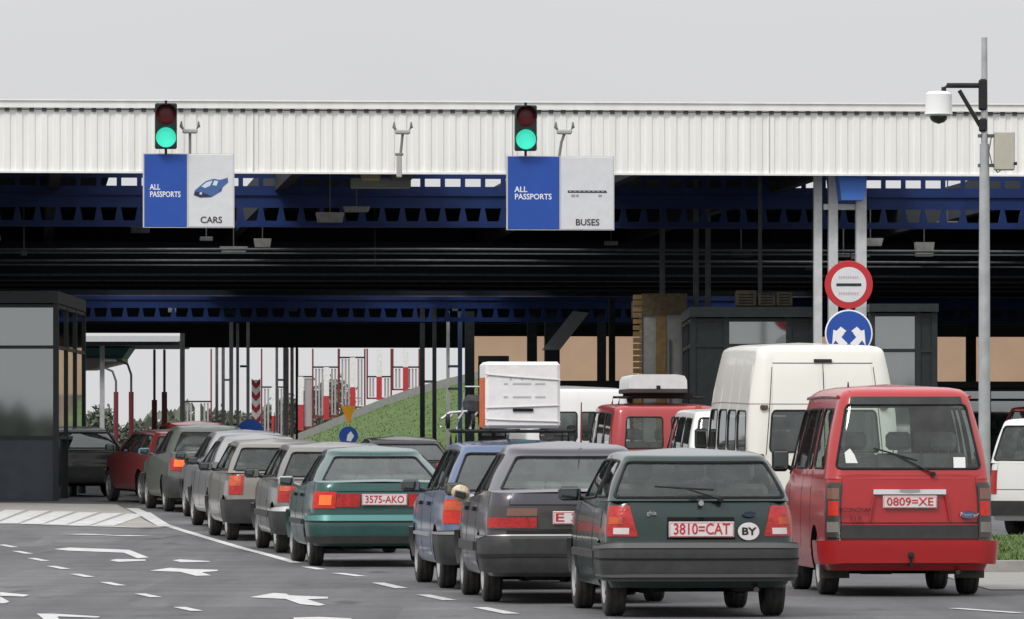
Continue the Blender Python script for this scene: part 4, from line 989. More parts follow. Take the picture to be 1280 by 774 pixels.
for i, (px, d, H, w_, cf, lab) in enumerate(((110, 225, 2.6, 2.0, 0, 'grey-green bush touching the left booth'), (127, 235, 3.4, 1.6, 1, 'pointed conifer in the gap beside the left booth'), (152, 260, 2.4, 2.4, 0, 'low tree behind the first curved lamp post'), (180, 250, 1.8, 2.0, 0, 'low bush left of the twin red masts'),
        (218, 240, 2.6, 2.2, 0, 'bushy tree behind the thick grey column'), (240, 255, 3.0, 2.0, 1, 'conifer behind the lowest gate frame'), (262, 240, 2.6, 2.4, 0, 'tree between the lowest gate frame and dark columns'), (285, 236, 3.2, 2.2, 0, 'tree behind the pair of pale columns'), (302, 250, 3.0, 2.0, 0, 'tree left of the chevron post'), (335, 245, 3.0, 2.2, 0, 'tree right of the chevron post'), (360, 240, 4.2, 2.2, 0, 'tree behind the bundled grey columns'), (392, 250, 5.0, 2.6, 0, 'tree rising behind the ramp start'), (420, 255, 6.0, 2.6, 0, 'tree behind the middle of the ramp'))):
    tree(px, d+22, H, w_, lab, 40+i, bool(cf))
wd = MB(); rnd = random.Random(11)
for i in range(5200):
    x = rnd.uniform(-190, 170); y = 900+rnd.uniform(-20, 20); h = 2.4+1.6*math.sin(x*.11)+1.2*math.sin(x*.37+1); z = rnd.uniform(-1, h+3); q = rnd.uniform(.6, 1.4)
    wd.add([(x-q, y, z-q), (x+q, y+rnd.uniform(-1, 1), z-q*.5), (x+q*.3, y, z+q)], [(0, 1, 2)], rnd.choice((0, 1, 2)))
tag(wd.build('distant_woods', LF), kind='stuff')

# unseen woods added behind the camera to darken reflections in paint and glass
wb_ = MB(); rnd = random.Random(12)
for i in range(7000):
    x = rnd.uniform(-150, 150); y = -75+rnd.uniform(-9, 9); h = 2.4+.5*math.sin(x*.13)+.4*math.sin(x*.41+1); z = rnd.uniform(0, 1)**.8*h; q = rnd.uniform(.7, 1.6)
    wb_.add([(x-q, y, z-q), (x+q, y+rnd.uniform(-1.5, 1.5), z-q*.5), (x+q*.3, y, z+q)], [(0, 1, 2)], rnd.choice((0, 1, 2)))
tag(wb_.build('added_reflection_woods', LF), kind='stuff')
# ---------------------------------------------------------------- the vehicles
def antenna(c, x, y, z, h, col=BLK, lean=.1):
    MB().tube([(x, y, z), (x, y-lean*h, z+h)], [.010, .006], 6).build('antenna', col, c.root, 40)
def twotone_bumper(c, z0, z1, zs, o=.05, mt=PLS, y_end=.55, strip=None):
    s1 = c.sy(y_end, .45)
    b = c.patch('rear_bumper', mt, 0, s1, z0, z1, o, m=6, inner=.03)
    for zz, w_, m_ in (strip or []): c.patch('bumper_strip', m_, 0, s1, zz-w_/2, zz+w_/2, o+.008, m=1, inner=-.03, parent=b[0])
    sf = c.sy(c.S['ax'][1]+c.S['rw']+.09, .45)
    c.patch('front_bumper', mt, sf, 5, z0, z1, o*.8, m=3, inner=.03)
    return b

# dark green hatchback, nearest
G_GRN = paint('dark_green_paint', (.008, .027, .024), .1, .14, .25, dc=(.12, .13, .12))
c = Car('hatchback_car', 'dark green hatchback with white plate and oval country sticker, nearest in the queue', 'car', (1.53, 49.0), 5, hatch_spec(
    L=3.72, W=.775, H=1.375, belt=.945, wt=.58, kr=.02, rb=.09, rt=.09,
    wins=[rear_win(1.05, .09, .90, .11, .15)]+side_wins([(.06, .36), (.41, .80)])+[screen()]), G_GRN, GQ)
c.lights(c.sx(.51, .77), 1.75, .655, .90, [(0, 1, 0, 1, RED), (.30, .86, .40, .62, ORG, 'indicator_lens'), (.12, .62, .07, .28, CLR, 'reversing_lens')], slant=.14)
twotone_bumper(c, .31, .595, 0, .05, strip=[(.565, .02, mat('bumper_strip', (.10, .10, .10), .5)), (.345, .014, mat('bumper_strip', (.10, .10, .10), .5)), (.475, .012, GAP)])
c.patch('plate_recess', GAP, 0, c.sx(.275, .7), .63, .81, .004, m=2, inner=0); c.patch('fuel_flap', G_GRN, c.sy(.55, .8), c.sy(.72, .8), .72, .86, .004, m=2)
numplate(c.root, (0, .025, .712), .53, .125, "3810=CAT", True, 1.0)
oval = MB().lathe([(-.006, .001), (-.006, .085), (.0, .088)], 'y', n=32).build('country_sticker', PLW, c.root); oval.location = (.385, .042, .695); oval.scale = (1, 1, .82)
text('lettering', 'BY', .10, BLK, (0, -.0075, 0), oval, bold=.003)
bd = MB().lathe([(-.006, .001), (-.006, .055), (.0, .057)], 'y', n=24).build('maker_badge', mat('badge_dark', (.05, .06, .09), .3, .4), c.root); bd.location = (.395, .062, .835); bd.scale = (1, 1, .42)
t = MB().lathe([(-.004, .047), (-.009, .050), (-.004, .053)], 'y', n=24).build('badge_rim', CHR, bd)
text('lettering', 'ghia', .05, mat('badge_silver', (.5, .5, .5), .4, .5), (-.40, .058, .845), c.root, depth=.003)
MB().cyl((0, .10, .925), (0, .045, .925), .022, 14).build('boot_lock', CHR, c.root, 40)
c.wiper((.16, .075, .955), (-.13, .10, 1.045), .48, -.06)
c.gaps((1.18, 2.5), (.60, .60, .93)); c.mirrors(2.42, .985, PLS)
c.patch('side_moulding', PLS, c.sy(.98), c.sy(2.75), .47, .53, .02, m=2)
antenna(c, 0, 1.9, 1.37, .1)

# grey saloon beside it
G_GRY = paint('grey_metallic_paint', (.055, .052, .066), .4, .35, .30, (.16, .15, .14))
c = Car('saloon_car', 'dark grey saloon with smoked tail lights and a tall red aerial', 'car', (.62, 53.3), 4.5, sedan_spec(
    L=4.45, W=.855, H=1.435, boot=.985, belt=.93, kr=.035,
    wins=[rear_win(.95, .12, .88, .10, .10)]+side_wins([(.02, .12), (.15, .42), (.45, .80)])+[screen()]), G_GRY, GQ)
c.patch('light_band', SMK, 0, c.sx(.60, .75), .655, .86, .012, m=3)
c.lights(c.sx(.36, .75), 1.8, .655, .86, [(0, 1, 0, 1, SMK), (.05, .97, .06, .50, RED, 'red_lens'), (.05, .46, .58, .9, CLR if 0 else mat('smoked_amber', (.20, .10, .07), .25, coat=.6), 'indicator_lens')])
twotone_bumper(c, .30, .60, 0, .055, strip=[(.585, .022, mat('trim_grey', (.35, .35, .34), .4, .4)), (.43, .03, BLK)])
c.patch('boot_trim', BLK, 0, c.sx(.70, .6), .615, .645, .015, m=1)
numplate(c.root, (0, .03, .757), .52, .115, "E 3071", True, .9)
c.gaps((1.35, 2.35, 3.25)); c.handles((1.55, 2.5), .82); c.gaps((), (.66, .87, .975))
c.mirrors(3.0, .99, PLS)
sm_ = c.patch('side_moulding', PLS, c.sy(1.35), c.sy(3.2), .45, .53, .02, m=2)
antenna(c, .12, 1.5, 1.42, .36, mat('aerial_red', (.22, .04, .03), .5))
# a round beige cover at the open window
mc = MB().lathe([(-.07, .005), (-.05, .06), (0, .09), (.05, .075), (.07, .02), (.075, .002)], 'y', n=20).build('mirror_cover', mat('beige_cloth', (.55, .47, .33), .9, noise=.3, nscale=20, bump=.4), c.root, 60)
mc.location = (-.90, 2.45, .955); mc.scale = (1.0, 1, .86); mc.rotation_euler = (0, R(12), R(10))
MB().rbox(-.075, .03, -.085, -.06, -.055, .02, .02).build('mirror_face', SMK, mc, 50)
MB().rbox(.0, .16, -.03, .06, -.11, .02, .035).build('sleeve', mat('pale_cloth', (.5, .5, .47), .9, noise=.3), mc, 50)

# blue estate with loaded rack
G_BLU = paint('blue_metallic_paint', (.09, .13, .235), .4, .35, .3, (.24, .23, .21))
c = Car('estate_car', 'pale blue estate car carrying a big white box on its roof rack', 'car', (.17, 58.6), 5.5, wagon_spec(
    L=4.55, W=.85, H=1.46, kr=.03,
    wins=[rear_win(.95, .08, .86, .10, .10, GLD)]+side_wins([(.04, .26), (.30, .52), (.555, .84)])+[screen()]), G_BLU, GQ)
c.lights(c.sx(.57, .75), 1.8, .64, .87, [(0, 1, 0, 1, LIT), (.05, .95, .55, .92, ORG, 'indicator_lens')])
twotone_bumper(c, .28, .56, 0, .055, strip=[(.545, .02, mat('trim_grey', (.35, .35, .34), .4, .4))])
numplate(c.root, (0, .04, .73), .52, .115, "7204 CB", True, .9)
c.gaps((1.4, 2.45, 3.3), (.68, .60, .92)); c.handles((1.65, 2.65), .82); c.mirrors(3.1, .99, PLS)
c.patch('side_moulding', mat('trim_grey', (.35, .35, .34), .4, .4), c.sy(1.35), c.sy(3.25), .50, .53, .02, m=1)
BL = c
rk = MB()
for y in (1.15, 1.75, 2.35):
    rk.tube([(-.56, y, 1.40), (-.56, y, 1.535), (.56, y, 1.535), (.56, y, 1.40)], .018, 6)
for x in (-.56, -.28, 0, .28, .56): rk.tube([(x, 1.05, 1.545), (x, 2.45, 1.545)], .014, 6)
rk.build('roof_rack', BLK, c.root, 40)
Mb = c.root.matrix_basis.copy()
def on_blue(x, y, z): return Matrix.LocRotScale(c.root.location, c.root.rotation_euler, None) @ Vector((x, y, z))
WBX = mat('white_wrapping', (.80, .79, .77), .45, noise=.05, nscale=10, bump=.6, bscale=9)
p = on_blue(.05, 1.5, 1.563)
bx = empty('appliance_box', p, R(5.5)); tag(bx, 'big white wrapped box with an orange striped side, strapped on the blue estate roof', 'box')
MB().rbox(-.37, .37, -.33, .33, 0, .655, .03).build('casing', WBX, bx, 40)
d = MB()
d.box(-.10, .10, -.345, -.331, .165, .195); d.build('handle_slot', GAP, bx)
d = MB()
for z in (.30, .43): 
    for a, b in ((-.19, -.15), (-.10, .08), (.12, .22)): d.box(a, b, -.334, -.3305, z, z+.018)
for x in (-.13, -.02, .09): d.box(x, x+.02, -.334, -.3305, .475, .50)
d.build('printed_marks', mat('pale_grey_print', (.5, .5, .5), .6), bx)
d = MB()
for z0, z1, dz in ((.53, .535, .06), (.20, .205, -.02), (.09, .095, .03)): d.tube([(-.372, -.336, z0), (-.1, -.337, z0-dz*.4), (.372, -.336, z1-dz)], .008, 6)
d.build('wrapping_fold', mat('fold_grey', (.58, .57, .55), .6), bx, 40)
d = MB()
for i, y in enumerate((-.30, -.14, .02, .18)): d.box(-.376, -.3705, y, y+.09, .01, .50)
d.build('orange_stripe', mat('orange_print', (.58, .13, .04), .6, noise=.3), bx)
p = on_blue(-.42, 2.0, 1.56)
ty = empty('folding_trolley', p, R(5.5)); tag(ty, 'folded silver tube trolley beside the white box on the blue estate roof', 'trolley')
AL = mat('aluminium_tube', (.62, .62, .62), .35, .8)
d = MB()
for x in (-.22, -.12, .02, .10): d.tube([(x, 0, 0), (x+.03, .02, .10), (x+.08, .04, .17)], .013, 7)
d.tube([(-.28, 0, .02), (-.26, .02, .10), (-.18, .03, .16), (.05, .05, .18), (.22, .05, .17)], .014, 7)
d.tube([(-.06, .03, .16), (-.02, .05, .42), (.20, .06, .42), (.20, .06, .1)], .012, 7)
d.build('frame', AL, ty, 50)
for x in (-.2, .05):
    MB().lathe([(-.015, .05), (-.018, .07), (0, .078), (.018, .07), (.015, .05)], n=18, c=(x, 0, .075)).build('wheel', BLK, ty, 50)
b_ = MB().rbox(-.05, .20, .02, .2, .12, .34, .06); b_.build('dark_bag', mat('dark_bag_cloth', (.045, .05, .05), .8, noise=.5, nscale=15, bump=.8, bscale=20), ty, 60)

# dark teal saloon
G_TEA = paint('teal_paint', (.012, .070, .062), .2, .35, .25, (.13, .15, .14))
c = Car('saloon_car', 'teal green saloon with lit orange tail lights, behind the blue estate', 'car', (-1.46, 69.8), 6.5, sedan_spec(
    L=4.4, W=.845, H=1.40, boot=.98, belt=.92, kr=.035,
    wins=[rear_win(.95, .10, .90, .10, .10)]+side_wins([(.02, .10), (.15, .42), (.45, .80)])+[screen()]), G_TEA, GQ)
c.lights(c.sx(.56, .75), 1.8, .675, .865, [(0, 1, 0, 1, LIT), (.1, .6, .2, .8, mat('lit_amber_lens', (.60, .12, .03), .2, emit=(1, .22, .05), es=.38), 'indicator_lens')])
c.patch('light_strip', RED, c.sx(.28, .75), c.sx(.55, .75), .69, .84, .012, m=2)
twotone_bumper(c, .30, .62, 0, .05, mt=G_TEA, strip=[(.56, .05, mat('teal_light', (.08, .22, .21), .4, .3)), (.525, .015, BLK), (.33, .06, PLS)])
numplate(c.root, (0, .035, .775), .52, .13, "3575-AKO", True, .9)
c.gaps((1.35, 2.35, 3.25), (.66, .87, .965)); c.handles((1.55, 2.5), .82); c.mirrors(3.0, .97, mat('mirror_silver', (.4, .42, .42), .4, .3))
c.patch('side_moulding', PLS, c.sy(1.35), c.sy(3.2), .48, .54, .02, m=2)

# silver estate
G_SIL = paint('beige_silver_paint', (.20, .195, .185), .5, .45, .35)
c = Car('hatchback_car', 'beige silver hatchback with a bright bumper strip, just ahead of the teal saloon', 'car', (-2.18, 77.2), 7.5, hatch_spec(
    L=3.95, W=.83, H=1.42, belt=.95, wt=.60, wb=2.47, rw=.30,
    wins=[rear_win(.9, .10, .86, .12, .14)]+side_wins([(.05, .18), (.22, .48), (.52, .84)])+[screen()]), G_SIL, GQ)
c.lights(c.sx(.55, .75), 1.7, .66, .90, [(0, 1, 0, 1, RED), (.15, .85, .55, .85, ORG, 'indicator_lens')])
twotone_bumper(c, .28, .58, 0, .06, strip=[(.555, .03, mat('trim_bright', (.6, .6, .6), .3, .7))])
numplate(c.root, (0, .04, .74), .52, .115, "1948 AM", True, .9); c.gaps((1.3, 2.2, 2.95), (.66, .6, .93)); c.mirrors(2.75, .99)
c.patch('side_moulding', PLS, c.sy(1.0), c.sy(2.9), .45, .53, .02, m=2)
# beige small car
G_BEI = paint('beige_paint', (.21, .20, .175), .2, .45, .4)
c = Car('hatchback_car', 'small beige hatchback with pale number plate and amber lamps, third ahead of the blue estate', 'car', (-3.13, 83.6), 8, hatch_spec(
    L=3.75, W=.80, H=1.40, belt=.94, wt=.58,
    wins=[rear_win(.9, .10, .88, .12, .14)]+side_wins([(.05, .38), (.42, .82)])+[screen()]), G_BEI, GQ)
c.lights(c.sx(.56, .75), 1.7, .64, .90, [(0, 1, 0, 1, RED), (.08, .92, .45, .95, ORG, 'indicator_lens')])
twotone_bumper(c, .28, .56, 0, .055); numplate(c.root, (0, .04, .72), .52, .115, "5316 BK", True, .9); c.mirrors(2.6, .99); c.gaps((1.2, 2.5), (.62, .6, .92))
# silver hatch with lit brake light
G_SI2 = paint('silver_paint', (.25, .25, .25), .5, .35, .3)
c = Car('saloon_car', 'silver saloon with glowing red brake lights and thin roof aerial, mid queue', 'car', (-3.55, 89.2), 9, sedan_spec(
    L=4.2, W=.82, H=1.41,
    wins=[rear_win(.95, .10, .88, .12, .14)]+side_wins([(.1, .42), (.46, .80)])+[screen()]), G_SI2, GQ)
c.lights(c.sx(.54, .75), 1.6, .68, .90, [(0, 1, 0, 1, LIT), (.2, .9, .2, .7, mat('hot_red_lens', (.9, .12, .06), .2, emit=(1, .15, .06), es=1.6), 'brake_lens')])
twotone_bumper(c, .28, .58, 0, .055, mt=PLS); numplate(c.root, (0, .04, .74), .52, .115, "8842 EH", True, .9); c.mirrors(2.75, .99); antenna(c, .25, 1.6, 1.42, .3)
c.gaps((1.3, 2.2, 2.95), (.66, .6, .93))
# silver-white car ahead
c = Car('saloon_car', 'pale silver saloon with black door mirror, second silver car from the canopy', 'car', (-3.95, 95.0), 9.5, sedan_spec(
    L=4.3, W=.83, H=1.42, wins=[rear_win(.95, .12, .88, .10, .10)]+side_wins([(.12, .42), (.46, .80)])+[screen()]), paint('pale_silver_paint', (.27, .27, .28), .4, .3), GQ)
c.lights(c.sx(.55, .75), 1.7, .68, .86, [(0, 1, 0, 1, RED)]); twotone_bumper(c, .3, .6, 0, .05); c.mirrors(2.95, .98); numplate(c.root, (0, .04, .76), .52, .115, "6120 CT", True, .9)
# red saloon, dirty
c = Car('saloon_car', 'dusty grey-green saloon with orange tail lights, first in line at the canopy edge', 'car', (-4.86, 101.0), 10, sedan_spec(
    L=4.4, W=.86, H=1.46, boot=.99, wins=[rear_win(.95, .10, .90, .10, .10)]+side_wins([(.12, .42), (.46, .80)])+[screen()]),
    paint('grey_green_paint', (.085, .10, .085), .2, .8, .4, (.15, .145, .125), .8), GQ)
c.lights(c.sx(.44, .75), 1.7, .70, .90, [(0, 1, 0, 1, RED), (.02, .75, .3, .9, mat('lit_amber_lens', (.60, .12, .03)), 'indicator_lens')]); twotone_bumper(c, .28, .6, 0, .06); c.mirrors(2.95, .98, mat('mirror_blue', (.10, .2, .3), .4))
numplate(c.root, (0, .04, .78), .52, .115, "2207 BO", True, .9)
# red hatch further on
c = Car('hatchback_car', 'dark red hatchback with a square tail, just past the canopy edge', 'car', (-5.62, 107.2), 16, wagon_spec(
    L=4.1, W=.80, H=1.33, belt=.90, wins=[rear_win(.92, .10, .86, .10, .10)]+side_wins([(.05, .26), (.30, .52), (.56, .84)])+[screen()]), paint('dark_red_paint', (.20, .015, .015), .2, .35), GQ)
c.lights(c.sx(.50, .75), 1.6, .66, .88, [(0, 1, 0, 1, LIT)]); twotone_bumper(c, .28, .56, 0, .055); c.patch('tail_panel', mat('red_reflector', (.45, .05, .04), .3), 0, c.sx(.49, .75), .70, .82, .01, m=1); c.mirrors(2.9, .98)
# black off-roader
c = Car('estate_car', 'black estate car turned towards the glass booth, wheels showing', 'car', (-7.95, 114.0), 24, wagon_spec(
    L=3.9, W=.82, H=1.34, belt=.90, rw=.31, wb=2.3, ax=(.75, 3.0), wins=[rear_win(.92, .10, .86, .10, .10, GLD)]+side_wins([(.05, .30), (.36, .60), (.64, .86)], g_=GLD)+[screen()]), paint('black_paint', (.012, .013, .014), .2, .3), GQ)
c.lights(c.sx(.62, .75), 1.5, .68, .86, [(0, 1, 0, 1, LIT)]); twotone_bumper(c, .3, .56, 0, .055); c.mirrors(2.9, .96)
c = Car('saloon_car', 'bright red saloon showing only its roof above the grey-green saloon', 'car', (-5.55, 112.6), 14, sedan_spec(
    L=4.3, W=.83, H=1.43, wins=[rear_win(.95, .12, .88, .10, .10)]+side_wins([(.12, .42), (.46, .80)])+[screen()]), paint('bright_red_paint', (.42, .03, .02), .1, .3), GQ)
c.lights(c.sx(.55, .75), 1.7, .68, .86, [(0, 1, 0, 1, RED)]); twotone_bumper(c, .3, .6, 0, .05)
# black car in the middle lane
c = Car('coupe_car', 'low black car seen only by its roof, between the teal saloon and the grass bank', 'car', (-1.70, 98.0), 6, hatch_spec(
    L=3.9, W=.82, H=1.29, belt=.88, wins=[rear_win(.9, .10, .88, .12, .14, GLD)]+side_wins([(.05, .36), (.42, .80)])+[screen()]), paint('black_paint', (.012, .013, .014)), GQ)
c.lights(c.sx(.50, .75), 1.7, .68, .86, [(0, 1, 0, 1, RED)]); twotone_bumper(c, .3, .58, 0, .05)

# ---- vans
def van_spec(L, W, H, belt, wt, **k):
    S = dict(L=L, W=W, wz=[(.2, .92), (.35, .98), (.5, 1.0), (.8, 1.0), (1.0, .99), (belt, .965), (belt+.3, .93)], fz=[(.2, .1), (.4, 0), (.7, .02), (1.0, .12), (1.4, .4)],
             rz=[(.2, .14), (.3, .03), (.5, .01), (.8, .03), (belt, .06), (belt+.3, .1)],
             belt=[(0, belt), (L-1.1, belt), (L-.75, belt-.08), (L-.1, .95), (L, .9)], ax=(.95, .95+k.pop('wb', 2.2)), r=.15, crown=.02, rb=.14, rt=.12, cr=.02)
    S['gh'] = dict(b=(.06, W*.963, L-.35), t=(k.pop('yt', .22), wt, L-.95, H-k.get('redge', .05)-.03))
    S.update(k); return S
G_RED = paint('van_red_paint', (.40, .013, .016), .0, .16, .3, (.28, .12, .10), .30)
c = Car('van', 'red windowed van with black roof band and chrome strip over its plate, at the right', 'van', (3.66, 55.9), 3.5, van_spec(
    4.35, .785, 1.975, 1.12, .60, wb=2.2, rw=.30, kr=.02, redge=.085, gtap=.0, yt=.30, sh=.2, tw=.18,
    wins=[rear_win(.90, .16, .875, .09, .09)]+side_wins([(.05, .28), (.33, .42), (.45, .70), (.74, .93)], .10, .84)+[screen()]), G_RED, GQ, zb=.3)
c.patch('roof_band', PLS, 0, 1.15, .905, 1.0, .012, surf=c.PG, m=2, n=8)
ub = c.patch('light_surround', SMK, c.sx(.65, .8), 1.75, .50, 1.05, .012)
c.lights(c.sx(.665, .8), 1.6, .545, 1.02, [(0, 1, 0, 1, SMK), (.08, .78, .42, .70, LIT, 'red_lens'), (.08, .9, .1, .3, mat('dull_clear_lens', (.2, .19, .17), .3), 'reversing_lens'), (.08, .9, .74, .95, mat('smoked_amber', (.2, .1, .07)), 'indicator_lens')], .03)
c.patch('lower_trim', PLS, 0, c.sx(.64, .6), .535, .66, .02, m=2)
b = c.patch('rear_bumper', G_RED, 0, c.sy(.5, .4), .32, .515, .075, m=5, inner=.03)
c.patch('front_bumper', PLS, c.sy(3.6, .4), 5, .3, .5, .05, m=3, inner=.03)
c.patch('chrome_strip', CHR, 0, c.sx(.335, .9), .94, .985, .035, m=3, n=2, inner=0)
numplate(c.root, (.0, .005, .872), .50, .115, "0809=XE", True, .9)
for q in (-1, 1): MB().tube([(q*.33, .015, .93), (q*.37, .015, .70)], .010, 6).build('pressed_edge', G_RED, c.root)
ov = MB().lathe([(-.010, .001), (-.010, .07), (.0, .075)], 'y', n=32).build('oval_badge', mat('badge_blue', (.10, .14, .25), .3, .3), c.root); ov.location = (.54, .02, .755); ov.scale = (1, 1, .46)
MB().lathe([(-.008, .066), (-.016, .071), (-.008, .076)], 'y', n=32).build('badge_rim', CHR, ov)
text('lettering', 'Ford', .09, CHR, (0, -.012, 0), ov, bold=.001, shear=.3)
text('lettering', 'ECONOVAN', .055, mat('dark_print', (.03, .03, .03)), (-.50, .010, .80), c.root, depth=.004)
text('lettering', '2.2 D', .05, mat('dark_print', (.03, .03, .03)), (-.50, .010, .72), c.root, depth=.004)
c.wiper((.22, .06, 1.13), (-.12, .10, 1.31), .42, -.28)
st = MB().box(-.055, .055, -.003, 0, -.05, .05).build('window_sticker', mat('sticker_white', (.75, .75, .72), .6), c.root); st.location = (.47, .10, 1.235); st.rotation_euler = (R(-14), 0, 0)
st = MB().add([(0, 0, 0), (.11, 0, 0), (.08, 0, .08), (.04, 0, .14), (-.01, 0, .10)], [(0, 1, 2, 3, 4)]).build('window_paper', mat('sticker_white', (.75, .75, .72), .6), c.root); st.location = (-.58, .11, 1.23); st.rotation_euler = (R(-14), 0, 0)
th = MB().tube([(0, .1, .30), (0, -.06, .30), (0, -.06, .36)], .018, 8); th.lathe([(-.03, .005), (-.02, .025), (.005, .028), (.025, .02), (.03, .004)], 'z', (0, -.06, .385), 12); th.build('tow_bar', BLK, c.root, 50)
for q in (-1, 1):
    MB().box(q*.63-.14, q*.63+.14, .60, .612, .16, .40).build('mud_flap', mat('mud_flap', (.10, .095, .085), .9, noise=.3), c.root)
c.gaps((1.3, 2.1, 3.2), (.66, .68, 1.10)); c.mirrors(3.55, 1.25, BLK, .16, .22)
rt_ = MB()
for sg in (1, -1): rt_.tube([Vector((sg*(c.PG(2+q, 1).x+.015), c.PG(2+q, 1).y, c.PG(2+q, 1).z)) for q in (0, .2, .4, .6, .8, 1)], .016, 6)
rt_.build('drip_rail', G_RED, c.root, 50)
antenna(c, -.52, .45, 1.93, .05, BLK, 0)

G_WHT = paint('white_van_paint', (.74, .72, .66), 0, .22, .4, (.42, .35, .25), .6)
c = Car('panel_van', 'tall white high-roof van with twin rear doors, behind the red van', 'van', (4.14, 80.3), 6, van_spec(
    5.2, 1.04, 2.72, 1.22, .85, wb=2.9, rw=.33, tw=.2, yt=.30, redge=.09, bulge=.05, kr=.02, sh=.3, gtap=.0,
    wins=[(.08, .86, .04, .44, .06, .05, 'rear_window', GLD)]+side_wins([(.05, .24), (.27, .45), (.48, .66), (.7, .9)], .05, .43, .02, .05, GLD)+[(4.06, 5, .04, .46, .05, .05, 'windscreen')]), G_WHT, GQ)
c.patch('door_seam', GAP, 0, .006, .0, .90, .002, surf=c.PG, n=1, m=8, inner=0)
c.patch('door_seam', GAP, 0, .006, .4, 1.22, .002, n=1, m=8, inner=0)
c.patch('door_seam', GAP, .90, .912, .0, .86, .002, surf=c.PG, n=1, m=8, inner=0)
c.patch('door_seam', GAP, 0, .90, .893, .900, .002, surf=c.PG, n=6, m=1, inner=0)
c.patch('roof_step', mat('seam_grey', (.25, .24, .22), .7), 0, 3.6, .50, .506, .003, surf=c.PG, n=40, m=1, inner=0)
c.patch('roof_lamp_bar', BLK, 0, .16, .905, .93, .03, surf=c.PG, n=2, m=1, inner=0)
hg = MB(); p = c.PG(1.0, .03); 
for sg in (1, -1):
    for t in (.0, .47): p = c.PG(1.0, t); hg.rbox(sg*p.x-.05, sg*p.x+.05, p.y-.05, p.y+.02, p.z-.03, p.z+.03, .01)
hg.build('door_hinge', mat('rusty_hinge', (.16, .10, .06), .8, noise=.5), c.root)
c.lights(1.0, 1.7, .75, 1.05, [(0, 1, 0, 1, RED), (.1, .9, .5, .9, ORG, 'indicator_lens')]); twotone_bumper(c, .38, .58, 0, .05); c.mirrors(4.3, 1.4, BLK, .18, .28)
numplate(c.root, (-.3, .0, .72), .52, .115, "4417 AO", True, .9)

# white minivan, red van with roof box, far white van, right-hand vans
c = Car('minivan', 'white minivan with dark glass, between the red minibus and tall white van', 'van', (3.36, 88.0), 5, van_spec(
    4.3, .81, 1.80, 1.08, .66, redge=.05, yt=.34, wins=[rear_win(.92, .06, .90, .08, .10, GLD)]+side_wins([(.05, .3), (.34, .6), (.64, .9)], g_=GLD)+[screen()]), paint('clean_white_paint', (.76, .76, .74), 0, .2), GQ)
c.lights(c.sx(.68, .8), 1.5, .7, 1.02, [(0, 1, 0, 1, RED)]); twotone_bumper(c, .32, .52, 0, .05)
c = Car('minibus', 'red minibus carrying a pale roof box, behind the green hatchback', 'van', (2.44, 95.0), 5, van_spec(
    4.7, .92, 1.85, 1.10, .81, redge=.07, yt=.22, wins=[(.10, .90, .08, .84, .06, .08, 'rear_window')]+side_wins([(.05, .3), (.34, .6), (.64, .9)])+[screen()]), paint('minibus_red_paint', (.34, .022, .026), .1, .25), GQ)
c.lights(c.sx(.76, .8), 1.5, .7, 1.0, [(0, 1, 0, 1, RED)]); twotone_bumper(c, .32, .52, 0, .05)
am = MB().lathe([(-.03, .01), (-.02, .05), (.03, .055)], 'y', n=14, c=(.50, .2, 1.76)).build('amber_lamp', ORG, c.root, 40)
rk = MB()
for y in (1.0, 2.0): rk.tube([(-.68, y, 1.78), (-.66, y, 1.93), (.66, y, 1.93), (.68, y, 1.78)], .022, 6); rk.box(-.5, .5, y-.02, y+.02, 1.93, 2.0)
rk.tube([(-.6, .95, 1.93), (-.6, 2.05, 1.93)], .015, 6); rk.build('roof_rack', BLK, c.root, 40)
M_ = Matrix.LocRotScale(c.root.location, c.root.rotation_euler, None)
rb = empty('roof_box', M_ @ Vector((-.08, .7, 2.0)), R(5)); tag(rb, 'pale grey luggage box on the roof of the red minibus', 'roof box')
m_ = MB()
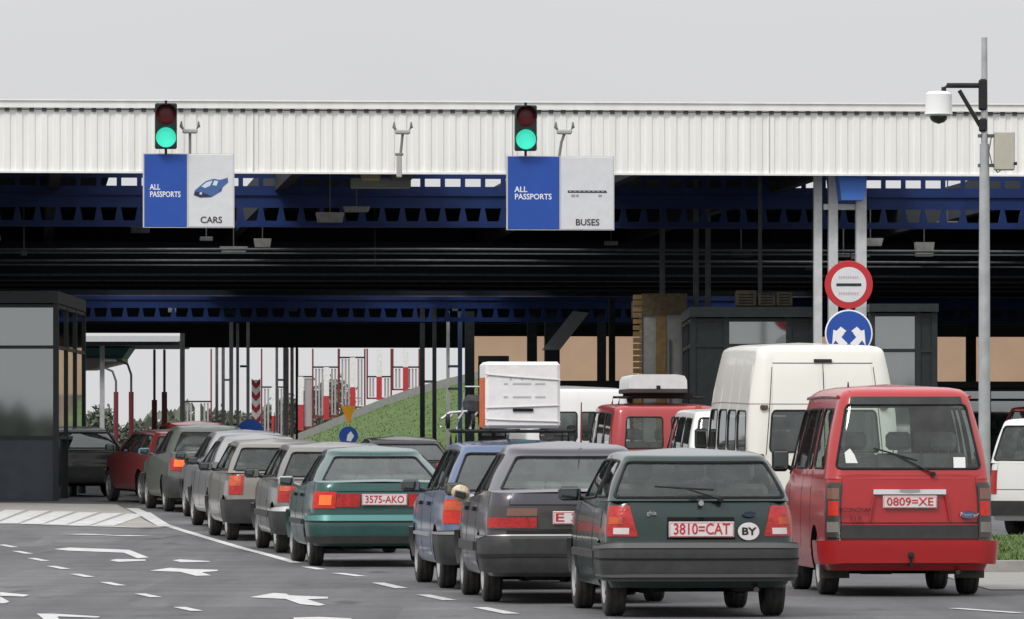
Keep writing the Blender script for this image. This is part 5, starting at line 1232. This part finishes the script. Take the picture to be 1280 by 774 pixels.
prof = [(-.46, .07), (-.455, .20), (-.42, .27), (-.3, .295), (.3, .295), (.42, .27), (.455, .20), (.46, .07)]
m_.prism(prof, 0, 1.5); m_.build('lid', mat('roofbox_grey', (.66, .67, .67), .45, noise=.06), rb, 30)
MB().rbox(-.47, .47, -.01, 1.51, .0, .069, .01).build('base', PLS, rb); MB().box(-.03, .03, -.02, 0, .07, .12).build('latch', BLK, rb)
c = Car('panel_van', 'distant white van with grey rear window, just right of the white roof load', 'van', (1.15, 103.5), 6, van_spec(
    4.8, .93, 2.10, 1.10, .82, redge=.05, yt=.16, bulge=.03, wins=[(.05, .90, .1, .62, .05, .06, 'rear_window')]+side_wins([(.7, .9)])+[screen()]), paint('clean_white_paint', (.76, .76, .74)), GQ)
c.lights(c.sx(.80, .8), 1.5, .7, 1.0, [(0, 1, 0, 1, RED)]); twotone_bumper(c, .32, .52, 0, .05); c.patch('door_seam', GAP, 0, .008, .4, 1.1, .002, n=1, m=2, inner=0)
c = Car('minivan', 'white cab-over van parked past the grass verge, cut by the right frame edge', 'van', (7.36, 85.0), -24, van_spec(
    4.3, .80, 1.71, 1.08, .66, redge=.06, yt=.30, wins=[rear_win(.92, .06, .90, .08, .10)]+side_wins([(.05, .3), (.34, .6), (.64, .9)])+[screen()]), paint('clean_white_paint', (.76, .76, .74)), GQ)
c.lights(c.sx(.66, .8), 1.6, .62, .95, [(0, 1, 0, 1, RED)]); twotone_bumper(c, .32, .52, 0, .05); c.mirrors(3.5, 1.3, BLK, .15, .2); c.handles((1.4, 2.9), .95)
c.gaps((1.3, 2.6), (.66, .68, 1.06))
c = Car('minivan', 'dark red people carrier far behind the white van at the right edge', 'van', (11.9, 138.0), -10, van_spec(
    4.5, .85, 1.62, 1.0, .62, redge=.05, yt=.34, wins=[rear_win(.92, .06, .90, .08, .10, GLD)]+side_wins([(.05, .3), (.34, .6), (.64, .9)])+[screen()]), paint('dark_red_paint', (.20, .015, .015)), GQ)
c.lights(c.sx(.66, .8), 1.6, .62, .95, [(0, 1, 0, 1, RED)]); twotone_bumper(c, .32, .52, 0, .05)
